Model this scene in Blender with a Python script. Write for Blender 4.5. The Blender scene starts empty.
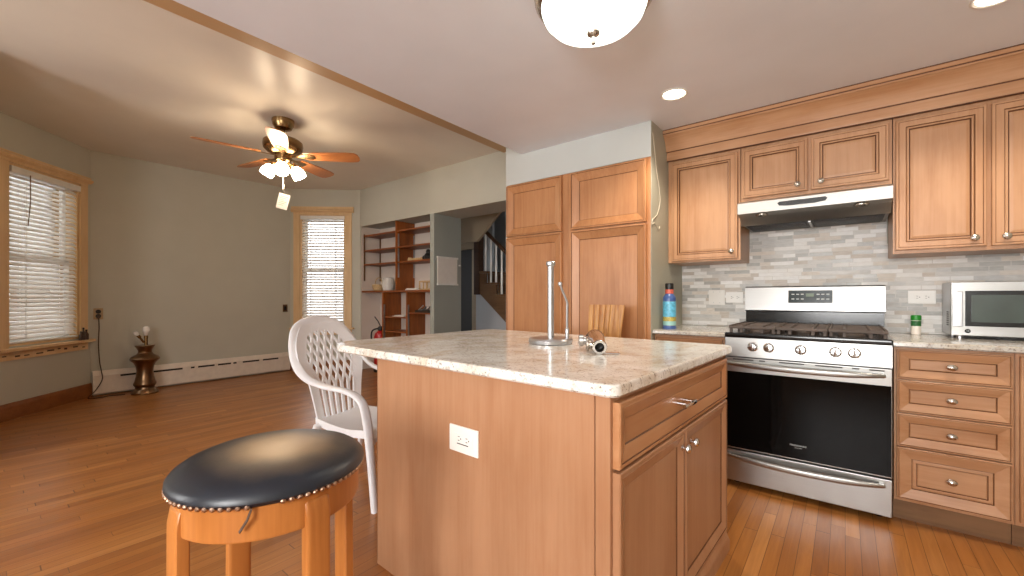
import bpy, bmesh, math, random
from mathutils import Matrix, Vector
random.seed(7)
S = bpy.context.scene
COL = S.collection
PI = math.pi
R = math.radians

# ---------------------------------------------------------------- camera, world, lights, exposure
cd = bpy.data.cameras.new('camera'); cam = bpy.data.objects.new('camera', cd); COL.objects.link(cam)
cam.location = (0, 0, 1.161); cam.rotation_euler = (R(90), 0, R(38.2))
cd.sensor_width = 36; cd.lens = 423 / 1024 * 36; cd.shift_y = 9 / 1024; cd.clip_start = 0.02
S.camera = cam
S.view_settings.view_transform = 'Standard'; S.view_settings.look = 'None'
S.view_settings.gamma = 1; S.view_settings.use_curve_mapping = False
S.view_settings.exposure = 0.26
S.cycles.use_denoising = True
S.cycles.max_bounces = 8; S.cycles.diffuse_bounces = 5; S.cycles.sample_clamp_indirect = 6
W = bpy.data.worlds.new('overcast_sky'); S.world = W; W.use_nodes = True
bg = W.node_tree.nodes['Background']; bg.inputs[0].default_value = (0.86, 0.93, 1.0, 1); bg.inputs[1].default_value = 5.0

def area_light(name, loc, rot, sx, sy, power, col):
    l = bpy.data.lights.new(name, 'AREA'); l.shape = 'RECTANGLE'; l.size = sx; l.size_y = sy
    l.energy = power; l.color = col
    o = bpy.data.objects.new(name, l); o.location = loc; o.rotation_euler = rot; COL.objects.link(o); return o
# added fill lights, set at the made-up windows behind the camera
area_light('added_fill_kitchen', (0.05, -2.44, 1.50), (R(90), 0, 0), 1.2, 1.25, 98, (1.0, 0.97, 0.94))
area_light('added_fill_rear', (-3.3, -2.44, 1.50), (R(90), 0, 0), 1.2, 1.25, 40, (1.0, 0.96, 0.92))

def spot(name, loc, power, col, size=R(130)):
    l = bpy.data.lights.new(name, 'SPOT'); l.energy = power; l.color = col; l.spot_size = size; l.spot_blend = 0.6
    l.shadow_soft_size = 0.05
    o = bpy.data.objects.new(name, l); o.location = loc; COL.objects.link(o); return o

# ---------------------------------------------------------------- materials
def srgb(r, g, b):
    f = lambda c: (c / 255 / 12.92) if c / 255 <= 0.04045 else ((c / 255 + 0.055) / 1.055) ** 2.4
    return (f(r), f(g), f(b), 1)

class NT:
    def __init__(s, name):
        s.m = bpy.data.materials.new(name); s.m.use_nodes = True
        s.t = s.m.node_tree; s.b = s.t.nodes['Principled BSDF']
    def n(s, typ, **kw):
        nd = s.t.nodes.new(typ)
        for k, v in kw.items(): setattr(nd, k, v)
        return nd
    def l(s, a, b): s.t.links.new(a, b)
    def math(s, op, a, b=None, c=None):
        nd = s.n('ShaderNodeMath', operation=op)
        for i, v in enumerate((a, b, c)):
            if v is None: continue
            if isinstance(v, (int, float)): nd.inputs[i].default_value = v
            else: s.l(v, nd.inputs[i])
        return nd.outputs[0]
    def ramp(s, fac, stops, interp='LINEAR'):
        nd = s.n('ShaderNodeValToRGB'); cr = nd.color_ramp; cr.interpolation = interp
        while len(cr.elements) < len(stops): cr.elements.new(0.5)
        for e, (p, c) in zip(cr.elements, stops): e.position = p; e.color = c
        s.l(fac, nd.inputs[0]); return nd.outputs[0]
    def mix(s, fac, a, b, mode='MIX'):
        nd = s.n('ShaderNodeMix', data_type='RGBA', blend_type=mode)
        for i, v in ((0, fac), (6, a), (7, b)):
            if isinstance(v, (int, float, tuple)): nd.inputs[i].default_value = v
            else: s.l(v, nd.inputs[i])
        return nd.outputs[2]
    def noise(s, vec, scale, detail=3, rough=0.5, dist=0):
        nd = s.n('ShaderNodeTexNoise'); nd.inputs['Scale'].default_value = scale; nd.inputs['Detail'].default_value = detail
        nd.inputs['Roughness'].default_value = rough; nd.inputs['Distortion'].default_value = dist
        if vec is not None: s.l(vec, nd.inputs['Vector'])
        return nd.outputs['Fac']
    def coord(s, scale=(1, 1, 1), rot=(0, 0, 0), kind='Object'):
        tc = s.n('ShaderNodeTexCoord'); mp = s.n('ShaderNodeMapping')
        mp.inputs['Scale'].default_value = scale; mp.inputs['Rotation'].default_value = rot
        s.l(tc.outputs[kind], mp.inputs[0]); return mp.outputs[0]
    def bump(s, h, strength=0.2, dist=0.01):
        nd = s.n('ShaderNodeBump'); nd.inputs['Strength'].default_value = strength; nd.inputs['Distance'].default_value = dist
        s.l(h, nd.inputs['Height']); s.l(nd.outputs[0], s.b.inputs['Normal'])
    def set(s, color=None, rough=None, metal=None, spec=None, coat=None, emit=None, es=0):
        b = s.b
        for key, v in (('Base Color', color), ('Roughness', rough), ('Metallic', metal), ('Specular IOR Level', spec), ('Coat Weight', coat), ('Emission Color', emit)):
            if v is None: continue
            if isinstance(v, (int, float, tuple)): b.inputs[key].default_value = v
            else: s.l(v, b.inputs[key])
        if es: b.inputs['Emission Strength'].default_value = es
        return s.m

def plain(name, rgb, rough=0.5, metal=0, spec=0.5, var=0.06, scale=14, bump=0):
    k = NT(name); c = srgb(*rgb)
    n = k.noise(k.coord(), scale, 3)
    lo = tuple(x * (1 - var) for x in c[:3]) + (1,); hi = tuple(min(1, x * (1 + var)) for x in c[:3]) + (1,)
    k.set(k.ramp(n, [(0.3, lo), (0.7, hi)]), rough, metal, spec)
    if bump: k.bump(k.noise(k.coord(), 220, 2), bump, 0.002)
    return k.m

def wood(name, base, dark, axis='Z', rough=0.38, contrast=1.0, spec=0.4):
    k = NT(name)
    sc = {'Z': (9, 9, 0.7), 'X': (0.7, 9, 9), 'Y': (9, 0.7, 9)}[axis]
    n1 = k.noise(k.coord(sc), 1.6, 4, 0.6, 0.6)
    sc2 = tuple(v * 5 if v > 1 else v * 2.2 for v in sc)
    n2 = k.noise(k.coord(sc2), 2.0, 3, 0.6)
    n3 = k.noise(k.coord(tuple(v ** 0.35 for v in sc)), 2.6, 4, 0.6)
    f = k.math('ADD', k.math('MULTIPLY', n1, 0.38), k.math('ADD', k.math('MULTIPLY', n2, 0.2), k.math('MULTIPLY', n3, 0.42)))
    d = tuple(b + (a - b) * contrast for a, b in zip(srgb(*dark), srgb(*base)))
    c = k.ramp(f, [(0.34, d), (0.56, srgb(*base)), (0.75, tuple(min(1, x * 1.12) for x in srgb(*base)[:3]) + (1,))])
    k.set(c, rough, 0, spec); k.bump(n2, 0.04, 0.002)
    return k.m

def glow(name, rgb, strength, base=(240, 240, 235)):
    k = NT(name); n = k.noise(k.coord(), 3, 2)
    k.set(k.ramp(n, [(0, srgb(*base)), (1, srgb(*base))]), 0.35, emit=srgb(*rgb), es=strength); return k.m

def steel(name, rgb=(200, 200, 200), rough=0.3, sc=(2, 2, 160)):
    k = NT(name); n = k.noise(k.coord(sc), 3, 3)
    c = srgb(*rgb)
    k.set(k.ramp(n, [(0.3, tuple(x * 0.93 for x in c[:3]) + (1,)), (0.7, c)]), k.math('ADD', k.math('MULTIPLY', n, 0.12), rough - 0.06), 1.0)
    return k.m

def cells(k, u, v, L, Wd, shift=7.3):
    vv = k.math('DIVIDE', v, Wd); row = k.math('FLOOR', vv)
    w1 = k.n('ShaderNodeTexWhiteNoise', noise_dimensions='1D'); k.l(row, w1.inputs['W'])
    uu = k.math('ADD', k.math('DIVIDE', u, L), k.math('MULTIPLY', w1.outputs['Value'], shift))
    cell = k.math('FLOOR', uu); fr = k.math('FRACT', uu)
    cv = k.n('ShaderNodeCombineXYZ'); k.l(row, cv.inputs[0]); k.l(cell, cv.inputs[1])
    w2 = k.n('ShaderNodeTexWhiteNoise', noise_dimensions='3D'); k.l(cv.outputs[0], w2.inputs['Vector'])
    # split every cell at a random place so that the lengths vary
    thr = k.math('ADD', k.math('MULTIPLY', w2.outputs['Value'], 0.5), 0.25)
    side = k.math('GREATER_THAN', fr, thr)
    cv2 = k.n('ShaderNodeCombineXYZ'); k.l(row, cv2.inputs[0]); k.l(cell, cv2.inputs[1]); k.l(k.math('ADD', side, 3.0), cv2.inputs[2])
    w3 = k.n('ShaderNodeTexWhiteNoise', noise_dimensions='3D'); k.l(cv2.outputs[0], w3.inputs['Vector'])
    ed = k.math('MINIMUM', fr, k.math('ABSOLUTE', k.math('SUBTRACT', fr, thr)))     # distance to butt joint, in L
    return w3.outputs['Value'], k.math('FRACT', vv), ed, w3.outputs['Color']

def floor_mat():
    k = NT('oak_strip_floor')
    tc = k.n('ShaderNodeTexCoord'); sp = k.n('ShaderNodeSeparateXYZ'); k.l(tc.outputs['Object'], sp.inputs[0])
    r, fv, ed, rc = cells(k, sp.outputs[1], sp.outputs[0], 1.5, 0.057)
    off = k.n('ShaderNodeVectorMath', operation='SCALE'); k.l(rc, off.inputs[0]); off.inputs['Scale'].default_value = 30
    ad = k.n('ShaderNodeVectorMath', operation='ADD'); k.l(k.coord((22, 1.3, 1)), ad.inputs[0]); k.l(off.outputs[0], ad.inputs[1])
    g = k.noise(ad.outputs[0], 1.6, 5, 0.62, 0.7)
    board = k.ramp(r, [(0.0, srgb(146, 92, 44)), (0.3, srgb(160, 103, 49)), (0.6, srgb(174, 117, 59)), (0.85, srgb(165, 105, 49)), (1.0, srgb(190, 133, 74))])
    grain = k.ramp(g, [(0.3, (0.76, 0.71, 0.66, 1)), (0.6, (1, 1, 1, 1)), (0.8, (1.1, 1.08, 1.05, 1))])
    c = k.mix(1.0, board, grain, 'MULTIPLY')
    big = k.noise(k.coord(), 0.9, 3)
    c = k.mix(k.math('MULTIPLY', k.math('SUBTRACT', big, 0.3), 0.6), c, srgb(166, 100, 52))
    gap = k.math('MAXIMUM', k.math('LESS_THAN', fv, 0.045), k.math('LESS_THAN', ed, 0.0016))
    c = k.mix(k.math('MULTIPLY', gap, 0.7), c, srgb(62, 32, 14))
    ro = k.math('ADD', k.math('MULTIPLY', k.noise(k.coord((6, 1, 1)), 3, 3), 0.2), 0.24)
    k.set(c, ro, 0, 0.5)
    k.bump(k.math('SUBTRACT', 1.0, gap), 0.25, 0.001)
    return k.m

def tile_mat():
    k = NT('mosaic_backsplash_tile')
    tc = k.n('ShaderNodeTexCoord'); sp = k.n('ShaderNodeSeparateXYZ'); k.l(tc.outputs['Object'], sp.inputs[0])
    r, fv, ed, rc = cells(k, sp.outputs[0], sp.outputs[2], 0.21, 0.0262, 5.7)
    c = k.ramp(r, [(0.0, srgb(166, 165, 160)), (0.18, srgb(204, 201, 195)), (0.36, srgb(232, 230, 225)), (0.5, srgb(192, 181, 168)),
                   (0.62, srgb(238, 237, 234)), (0.76, srgb(196, 196, 193)), (0.88, srgb(216, 207, 195))], 'CONSTANT')
    v = k.noise(k.coord((6, 6, 20)), 5, 3)
    c = k.mix(0.22, c, k.ramp(v, [(0.3, srgb(165, 160, 152)), (0.7, srgb(228, 226, 222))]))
    gap = k.math('MAXIMUM', k.math('LESS_THAN', fv, 0.08), k.math('LESS_THAN', ed, 0.008))
    c = k.mix(gap, c, srgb(205, 201, 195))
    k.set(c, k.math('ADD', k.math('MULTIPLY', r, 0.3), 0.28), 0, 0.35)
    k.bump(k.math('SUBTRACT', 1.0, gap), 0.3, 0.0015)
    return k.m

def granite(name, dark=0.0):
    k = NT(name)
    a = k.noise(k.coord((1, 1, 1)), 5.0, 6, 0.65, 1.2)
    b = k.noise(k.coord((1, 1.6, 1)), 38, 4, 0.7)
    d = k.noise(k.coord((1, 1, 1)), 110, 2, 0.6)
    e = k.noise(k.coord((2.2, 1, 1)), 2.3, 4, 0.6, 1.5)
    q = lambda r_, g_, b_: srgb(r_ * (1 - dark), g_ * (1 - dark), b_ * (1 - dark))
    c = k.ramp(a, [(0.3, q(204, 190, 170)), (0.45, q(222, 217, 208)), (0.6, q(236, 234, 229)), (0.75, q(208, 203, 195))])
    c = k.mix(k.ramp(e, [(0.5, (0, 0, 0, 1)), (0.66, (0.7, 0.7, 0.7, 1))]), c, q(214, 198, 174))
    c = k.mix(k.ramp(b, [(0.56, (0, 0, 0, 1)), (0.70, (0.85, 0.85, 0.85, 1))]), c, q(138, 118, 98))
    c = k.mix(k.ramp(d, [(0.60, (0, 0, 0, 1)), (0.70, (0.8, 0.8, 0.8, 1))]), c, q(100, 86, 76))
    c = k.mix(k.ramp(d, [(0.30, (0.8, 0.8, 0.8, 1)), (0.40, (0, 0, 0, 1))]), c, q(236, 232, 224))
    k.set(c, 0.16, 0, 0.5); return k.m

def wall_paint(name, rgb, rough=0.55, var=0.05):
    k = NT(name); c = srgb(*rgb); n = k.noise(k.coord(), 3, 4)
    k.set(k.ramp(n, [(0.3, tuple(x * (1 - var) for x in c[:3]) + (1,)), (0.7, c)]), rough, 0, 0.4)
    k.bump(k.noise(k.coord(), 160, 3), 0.06, 0.002); return k.m

def glass_pane(name):
    k = NT(name); t = k.n('ShaderNodeBsdfTransparent'); g = k.n('ShaderNodeBsdfGlossy'); g.inputs['Roughness'].default_value = 0.02
    f = k.n('ShaderNodeFresnel'); mx = k.n('ShaderNodeMixShader'); k.l(f.outputs[0], mx.inputs[0]); k.l(t.outputs[0], mx.inputs[1]); k.l(g.outputs[0], mx.inputs[2])
    k.l(mx.outputs[0], k.t.nodes['Material Output'].inputs[0]); return k.m

def seat_leather():
    k = NT('worn_black_leather')
    tc = k.n('ShaderNodeTexCoord'); mp = k.n('ShaderNodeMapping'); mp.inputs['Location'].default_value = (-0.02, -0.015, 0)
    k.l(tc.outputs['Object'], mp.inputs[0]); sp = k.n('ShaderNodeSeparateXYZ'); k.l(mp.outputs[0], sp.inputs[0])
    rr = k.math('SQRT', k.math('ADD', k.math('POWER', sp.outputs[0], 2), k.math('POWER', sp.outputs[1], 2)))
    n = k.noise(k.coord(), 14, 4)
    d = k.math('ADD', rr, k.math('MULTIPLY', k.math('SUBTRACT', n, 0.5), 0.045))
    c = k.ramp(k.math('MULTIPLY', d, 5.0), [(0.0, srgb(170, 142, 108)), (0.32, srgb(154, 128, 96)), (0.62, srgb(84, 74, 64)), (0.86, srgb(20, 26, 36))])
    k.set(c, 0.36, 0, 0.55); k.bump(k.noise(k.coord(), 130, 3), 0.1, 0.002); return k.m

M = {}
M['floor'] = floor_mat()
M['tile'] = tile_mat()
M['granite'] = granite('pale_granite')
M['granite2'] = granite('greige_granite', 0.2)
M['maple'] = wood('glazed_maple', (184, 140, 104), (164, 116, 78), 'Z', 0.36)
M['maple_x'] = wood('glazed_maple_across', (184, 140, 104), (164, 116, 78), 'X', 0.36)
M['pantry'] = wood('honey_maple', (182, 130, 88), (160, 106, 66), 'Z', 0.36)
M['island'] = wood('island_maple', (174, 130, 97), (160, 112, 78), 'Z', 0.4)
M['island_y'] = wood('island_maple_across', (182, 132, 92), (166, 110, 70), 'Y', 0.4)
M['glaze'] = wood('dark_glaze_groove', (104, 64, 34), (78, 46, 22), 'Z', 0.5)
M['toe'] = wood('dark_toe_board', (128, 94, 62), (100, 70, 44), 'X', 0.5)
M['casing'] = wood('pale_pine_casing', (222, 190, 146), (208, 172, 126), 'Z', 0.45)
M['baseboard'] = wood('orange_oak_baseboard', (144, 88, 44), (112, 64, 28), 'X', 0.4)
M['shelfwood'] = wood('brown_shelf_board', (140, 78, 36), (98, 50, 22), 'X', 0.45)
M['divider'] = wood('orange_brown_board', (152, 84, 32), (110, 56, 20), 'Z', 0.45)
M['stoolwood'] = wood('honey_stool_wood', (182, 116, 58), (150, 88, 38), 'Z', 0.32)
M['chairwood'] = wood('golden_chair_wood', (212, 158, 90), (156, 96, 42), 'Z', 0.35, 1.3)
M['stairwood'] = wood('dark_stair_wood', (70, 46, 30), (44, 28, 18), 'X', 0.35)
M['stairbrown'] = wood('brown_stringer', (108, 80, 54), (86, 60, 38), 'X', 0.4)
M['bladewood'] = wood('fan_blade_wood', (168, 108, 62), (134, 80, 42), 'X', 0.35)
M['sage'] = wall_paint('sage_grey_wall', (190, 188, 175))
M['pantrywall'] = wall_paint('pale_blue_grey_wall', (190, 193, 190))
M['sidewall'] = wall_paint('grey_green_wall', (172, 170, 154))
M['nichewall'] = wall_paint('white_niche_wall', (214, 202, 192))
M['hallwall'] = wall_paint('blue_grey_hall_wall', (176, 180, 184))
M['hallbeige'] = wall_paint('beige_hall_wall', (176, 156, 128))
M['ceil_k'] = wall_paint('kitchen_ceiling_paint', (228, 231, 238), 0.42)
M['ceil_d'] = wall_paint('dining_ceiling_paint', (226, 218, 206), 0.36)
M['beam'] = wall_paint('tan_beam_paint', (196, 160, 118), 0.4)
M['pier'] = wall_paint('pier_grey_paint', (160, 164, 156))
M['white'] = plain('white_enamel', (226, 224, 218), 0.4)
M['plastic'] = plain('white_resin', (226, 226, 228), 0.38, var=0.02)
M['plate'] = plain('white_wall_plate', (236, 234, 228), 0.35, var=0.02)
M['slat'] = plain('white_blind_slat', (232, 226, 218), 0.45, var=0.02)
_t = M['slat'].node_tree; _tr = _t.nodes.new('ShaderNodeBsdfTranslucent'); _tr.inputs[0].default_value = srgb(236, 230, 220); _mx = _t.nodes.new('ShaderNodeMixShader'); _mx.inputs[0].default_value = 0.16
_t.links.new(_t.nodes['Principled BSDF'].outputs[0], _mx.inputs[1]); _t.links.new(_tr.outputs[0], _mx.inputs[2]); _t.links.new(_mx.outputs[0], _t.nodes['Material Output'].inputs[0])
M['heater'] = plain('cream_heater_enamel', (222, 210, 196), 0.45)
M['black'] = plain('black_plastic', (22, 22, 22), 0.4)
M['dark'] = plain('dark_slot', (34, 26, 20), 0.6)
M['enamel'] = plain('black_enamel', (14, 15, 16), 0.16)
M['ovenglass'] = plain('black_oven_glass', (8, 8, 8), 0.05, spec=0.10)
M['iron'] = plain('cast_iron_grate', (84, 72, 64), 0.6, var=0.2)
M['steel'] = steel('brushed_steel', (164, 163, 160), 0.33)
M['steel_h'] = steel('brushed_steel_hood', (176, 173, 168), 0.44, (160, 2, 2))
M['chrome'] = steel('chrome', (225, 225, 225), 0.12, (3, 3, 3))
M['nickel'] = steel('brushed_nickel', (200, 192, 182), 0.26, (30, 30, 30))
M['satin'] = steel('satin_aluminium', (190, 190, 192), 0.34, (40, 40, 2))
M['brass'] = steel('antique_brass', (150, 122, 84), 0.25, (10, 10, 10))
M['bronze'] = steel('bronze_lamp_metal', (134, 106, 80), 0.30, (8, 8, 4))
M['filter'] = plain('dark_grease_filter', (58, 56, 54), 0.5, 0.6)
M['screen'] = plain('dark_control_screen', (40, 50, 52), 0.12)
M['mark'] = plain('pale_print', (190, 196, 196), 0.5)
M['green_readout'] = plain('green_readout', (84, 100, 76), 0.3)
M['mwglass'] = plain('grey_green_microwave_glass', (66, 76, 72), 0.08, var=0.15, scale=6)
M['green'] = plain('green_plastic', (30, 130, 36), 0.35)
M['greenlabel'] = plain('dark_green_label', (34, 92, 44), 0.5, var=0.4, scale=90)
M['salt'] = plain('white_shaker_content', (226, 218, 208), 0.4)
M['blue'] = plain('blue_can_paint', (66, 92, 148), 0.3)
M['skyblue'] = plain('light_blue_label', (96, 176, 206), 0.35, var=0.3, scale=60)
M['yellow'] = plain('mottled_yellow_label', (176, 160, 78), 0.4, var=0.6, scale=120)
M['teal'] = plain('pale_teal_label', (150, 196, 190), 0.4)
M['redband'] = plain('red_band', (196, 92, 72), 0.4)
M['red'] = plain('extinguisher_red', (176, 26, 26), 0.3)
M['paper'] = plain('white_paper', (226, 220, 212), 0.7, var=0.03)
M['tan'] = plain('tan_straw', (190, 160, 116), 0.7, var=0.25, scale=60)
M['leather'] = seat_leather()
M['nail'] = steel('copper_nailhead', (176, 146, 124), 0.35, (9, 9, 9))
M['cordbrown'] = plain('brown_cord', (70, 50, 36), 0.6)
M['cordwhite'] = plain('white_cord', (214, 204, 184), 0.6)
M['ivory'] = plain('ivory_plate', (176, 150, 116), 0.45)
M['plaster_chip'] = plain('chipped_paint', (70, 44, 26), 0.7, var=0.5, scale=60)
M['glass'] = glass_pane('window_glass')
M['dome'] = glow('frosted_dome_glass', (246, 255, 244), 2.1)
M['shade'] = glow('lit_fan_shade', (255, 228, 192), 56.0)
M['bulbglass'] = plain('white_bulb_glass', (232, 228, 222), 0.25)
M['can'] = glow('lit_recessed_lens', (255, 238, 214), 12.0)
M['smoke'] = plain('frosted_white_glass', (206, 202, 196), 0.2)

# ---------------------------------------------------------------- mesh helpers
TM = {}
def thing(name, label, cat, loc=(0, 0, 0), rotz=0, group=None, kind=None):
    o = bpy.data.objects.new(name, None); COL.objects.link(o); o.empty_display_size = 0.1
    o.location = loc; o.rotation_euler = (0, 0, rotz)
    o['label'] = label; o['category'] = cat
    if group: o['group'] = group
    if kind: o['kind'] = kind
    TM[o] = Matrix.Translation(loc) @ Matrix.Rotation(rotz, 4, 'Z')
    return o
def obj(name, bm, mats, parent=None, loc=None, world=False, angle=32, label=None):
    if not isinstance(mats, (list, tuple)): mats = [mats]
    me = bpy.data.meshes.new(name)
    if world and parent is not None:
        p = parent
        while p not in TM: p = p.parent
        bm.transform(TM[p].inverted())
    bmesh.ops.recalc_face_normals(bm, faces=bm.faces)
    bm.to_mesh(me); bm.free()
    for m in mats: me.materials.append(M[m] if isinstance(m, str) else m)
    for p in me.polygons: p.use_smooth = True
    me.set_sharp_from_angle(angle=R(angle))
    o = bpy.data.objects.new(name, me); COL.objects.link(o)
    wn = o.modifiers.new('weighted_normal', 'WEIGHTED_NORMAL'); wn.keep_sharp = True; wn.weight = 80
    if parent is not None: o.parent = parent
    if loc: o.location = loc
    if label: o['label'] = label
    return o
def tag(o, label, cat, group=None, kind=None):
    o['label'] = label; o['category'] = cat
    if group: o['group'] = group
    if kind: o['kind'] = kind
    return o
def base_at(o, loc):
    """move the origin of a one-mesh thing to loc without moving its shape"""
    o.data.transform(Matrix.Translation(Vector(loc)).inverted()); o.location = loc; return o
def structure(name, bm, mats, label=None, cat=None, parent=None, world=False):
    o = obj(name, bm, mats, parent, world=world)
    if parent is None:
        o['kind'] = 'structure'
        if label: o['label'] = label
        if cat: o['category'] = cat
    return o

def BM(): return bmesh.new()
def box(bm, lo, hi, m=0, bev=0, seg=2, mat=None):
    t = bmesh.new(); bmesh.ops.create_cube(t, size=1)
    sx, sy, sz = (hi[i] - lo[i] for i in range(3)); c = [(hi[i] + lo[i]) / 2 for i in range(3)]
    bmesh.ops.transform(t, matrix=Matrix.Translation(c) @ Matrix.Diagonal((abs(sx), abs(sy), abs(sz), 1)), verts=t.verts)
    if bev: bmesh.ops.bevel(t, geom=t.edges[:], offset=bev, segments=seg, profile=0.5, affect='EDGES', clamp_overlap=True)
    if mat: bmesh.ops.transform(t, matrix=mat, verts=t.verts)
    for f in t.faces: f.material_index = m
    merge(bm, t); return bm
def merge(bm, t):
    me = bpy.data.meshes.new('tmp'); t.to_mesh(me); t.free(); bm.from_mesh(me); bpy.data.meshes.remove(me)
def loft(bm, loops, m=0, closed=True, caps=True, mlist=None):
    vs = [[bm.verts.new(p) for p in lp] for lp in loops]
    n = len(loops[0]); rng = range(n) if closed else range(n - 1)
    for i in range(len(vs) - 1):
        for j in rng:
            try:
                f = bm.faces.new((vs[i][j], vs[i][(j + 1) % n], vs[i + 1][(j + 1) % n], vs[i + 1][j]))
                f.material_index = mlist[i] if mlist else m
            except ValueError: pass
    if caps and closed:
        for lp, mm in ((vs[0], mlist[0] if mlist else m), (vs[-1], mlist[-1] if mlist else m)):
            try: f = bm.faces.new(lp); f.material_index = mm
            except ValueError: pass
    return bm
def lathe(bm, prof, c=(0, 0, 0), n=32, m=0, axis=None, mlist=None, caps=True):
    loops = []
    A = axis.to_matrix().to_4x4() if axis is not None else Matrix.Identity(4)
    for r, z in prof:
        r = max(r, 0.0004)
        loops.append([Vector(c) + (A @ Vector((r * math.cos(2 * PI * i / n), r * math.sin(2 * PI * i / n), z))) for i in range(n)])
    return loft(bm, loops, m, mlist=mlist, caps=caps)
def zaxis(d): return Vector((0, 0, 1)).rotation_difference(Vector(d).normalized())
def catmull(pts, k=6):
    P = [Vector(p) for p in pts]; out = []
    for i in range(len(P) - 1):
        p0 = P[max(i - 1, 0)]; p1 = P[i]; p2 = P[i + 1]; p3 = P[min(i + 2, len(P) - 1)]
        for j in range(k):
            t = j / k
            out.append(0.5 * ((2 * p1) + (p2 - p0) * t + (2 * p0 - 5 * p1 + 4 * p2 - p3) * t * t + (3 * p1 - p0 - 3 * p2 + p3) * t ** 3))
    out.append(P[-1]); return out
def sweep(bm, pts, w, t, thin, n=12, m=0, power=2.6):
    """sweep a flattened oval: w across, t along the 'thin' direction (one vector or one per point)"""
    P = [Vector(p) for p in pts]; loops = []
    for i, p in enumerate(P):
        tg = (P[min(i + 1, len(P) - 1)] - P[max(i - 1, 0)]).normalized()
        th = Vector(thin[i] if isinstance(thin, list) else thin); th = (th - tg * th.dot(tg)).normalized(); sd = tg.cross(th)
        ww = w[i] if isinstance(w, list) else w; tt = t[i] if isinstance(t, list) else t
        lp = []
        for j in range(n):
            a = 2 * PI * j / n; ca, sa = math.cos(a), math.sin(a)
            lp.append(p + sd * (ww / 2 * math.copysign(abs(ca) ** (2 / power), ca)) + th * (tt / 2 * math.copysign(abs(sa) ** (2 / power), sa)))
        loops.append(lp)
    return loft(bm, loops, m)
def tube(bm, pts, r, n=10, m=0):
    P = [Vector(p) for p in pts]; loops = []; ref = None
    for i, p in enumerate(P):
        tg = (P[min(i + 1, len(P) - 1)] - P[max(i - 1, 0)]).normalized()
        if ref is None: ref = tg.orthogonal().normalized()
        ref = (ref - tg * ref.dot(tg)).normalized(); sd = tg.cross(ref)
        rr = r[i] if isinstance(r, list) else r
        loops.append([p + ref * rr * math.cos(2 * PI * j / n) + sd * rr * math.sin(2 * PI * j / n) for j in range(n)])
    return loft(bm, loops, m)
def prism(bm, poly, axis, lo, hi, m=0):
    """extrude a 2d outline along an axis; the outline's coordinates are the two other axes in order"""
    def P(a, b, c): return {'x': (c, a, b), 'y': (a, c, b), 'z': (a, b, c)}[axis]
    A = [bm.verts.new(P(a, b, lo)) for a, b in poly]; B = [bm.verts.new(P(a, b, hi)) for a, b in poly]
    n = len(poly)
    for i in range(n):
        f = bm.faces.new((A[i], A[(i + 1) % n], B[(i + 1) % n], B[i])); f.material_index = m
    for lp in (A, B):
        f = bm.faces.new(lp); f.material_index = m
    return bm
def front(bm, x0, x1, z0, z1, yf, th, prof):
    """a cabinet front facing -Y: nested rectangles (inset, depth behind the front plane, material)"""
    def rc(i, y): return [(x0 + i, y, z0 + i), (x1 - i, y, z0 + i), (x1 - i, y, z1 - i), (x0 + i, y, z1 - i)]
    loops = [rc(0, yf + th), rc(0, yf + 0.003)]; ml = [0]
    for ins, d, mm in prof: loops.append(rc(ins, yf + d)); ml.append(mm)
    return loft(bm, loops, mlist=ml + [0])
FLAT = [(0.003, 0, 0), (0.012, 0, 0), (0.0135, 0.002, 1), (0.016, 0, 0), (0.042, 0, 0), (0.045, 0.006, 1), (0.049, 0.003, 0), (0.055, 0.003, 0), (0.059, 0.011, 1), (0.061, 0.011, 1), (0.074, 0.008, 0)]
MITRE = [(0.003, 0, 0), (0.010, 0, 0), (0.0115, 0.002, 1), (0.014, 0, 0), (0.052, 0.012, 0), (0.055, 0.015, 1), (0.058, 0.015, 1), (0.062, 0.012, 0)]
DRAWER = [(0.003, 0, 0), (0.006, 0, 0), (0.008, 0.0025, 1), (0.011, 0, 0), (0.046, 0.012, 0), (0.049, 0.017, 1), (0.053, 0.014, 0)]
DEEP = [(0.003, 0, 0), (0.006, 0, 0), (0.008, 0.0025, 1), (0.011, 0, 0), (0.056, 0.010, 0), (0.059, 0.015, 1), (0.064, 0.013, 0), (0.074, 0.013, 0), (0.077, 0.017, 1), (0.081, 0.014, 0)]
PANTRY = [(0.003, 0, 0), (0.010, 0.0, 0), (0.0125, 0.005, 1), (0.016, 0.002, 0), (0.068, 0.023, 0), (0.071, 0.027, 1), (0.076, 0.027, 0)]
def knob(bm, p, d=(0, -1, 0), r=0.016, oval=1.0):
    prof = [(0.011, 0), (0.011, 0.003), (0.006, 0.005), (0.0055, 0.014), (r * 0.8, 0.017), (r, 0.021), (r * 0.93, 0.026), (r * 0.6, 0.030), (0.001, 0.0315)]
    t = bmesh.new(); lathe(t, prof, (0, 0, 0), 18)
    A = zaxis(d).to_matrix().to_4x4()
    Sc = Matrix.Diagonal((oval, oval, 1, 1)) if d[1] == 0 else Matrix.Diagonal((oval, 1, 1, 1))
    bmesh.ops.transform(t, matrix=Matrix.Translation(p) @ Sc @ A, verts=t.verts); merge(bm, t); return bm
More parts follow.
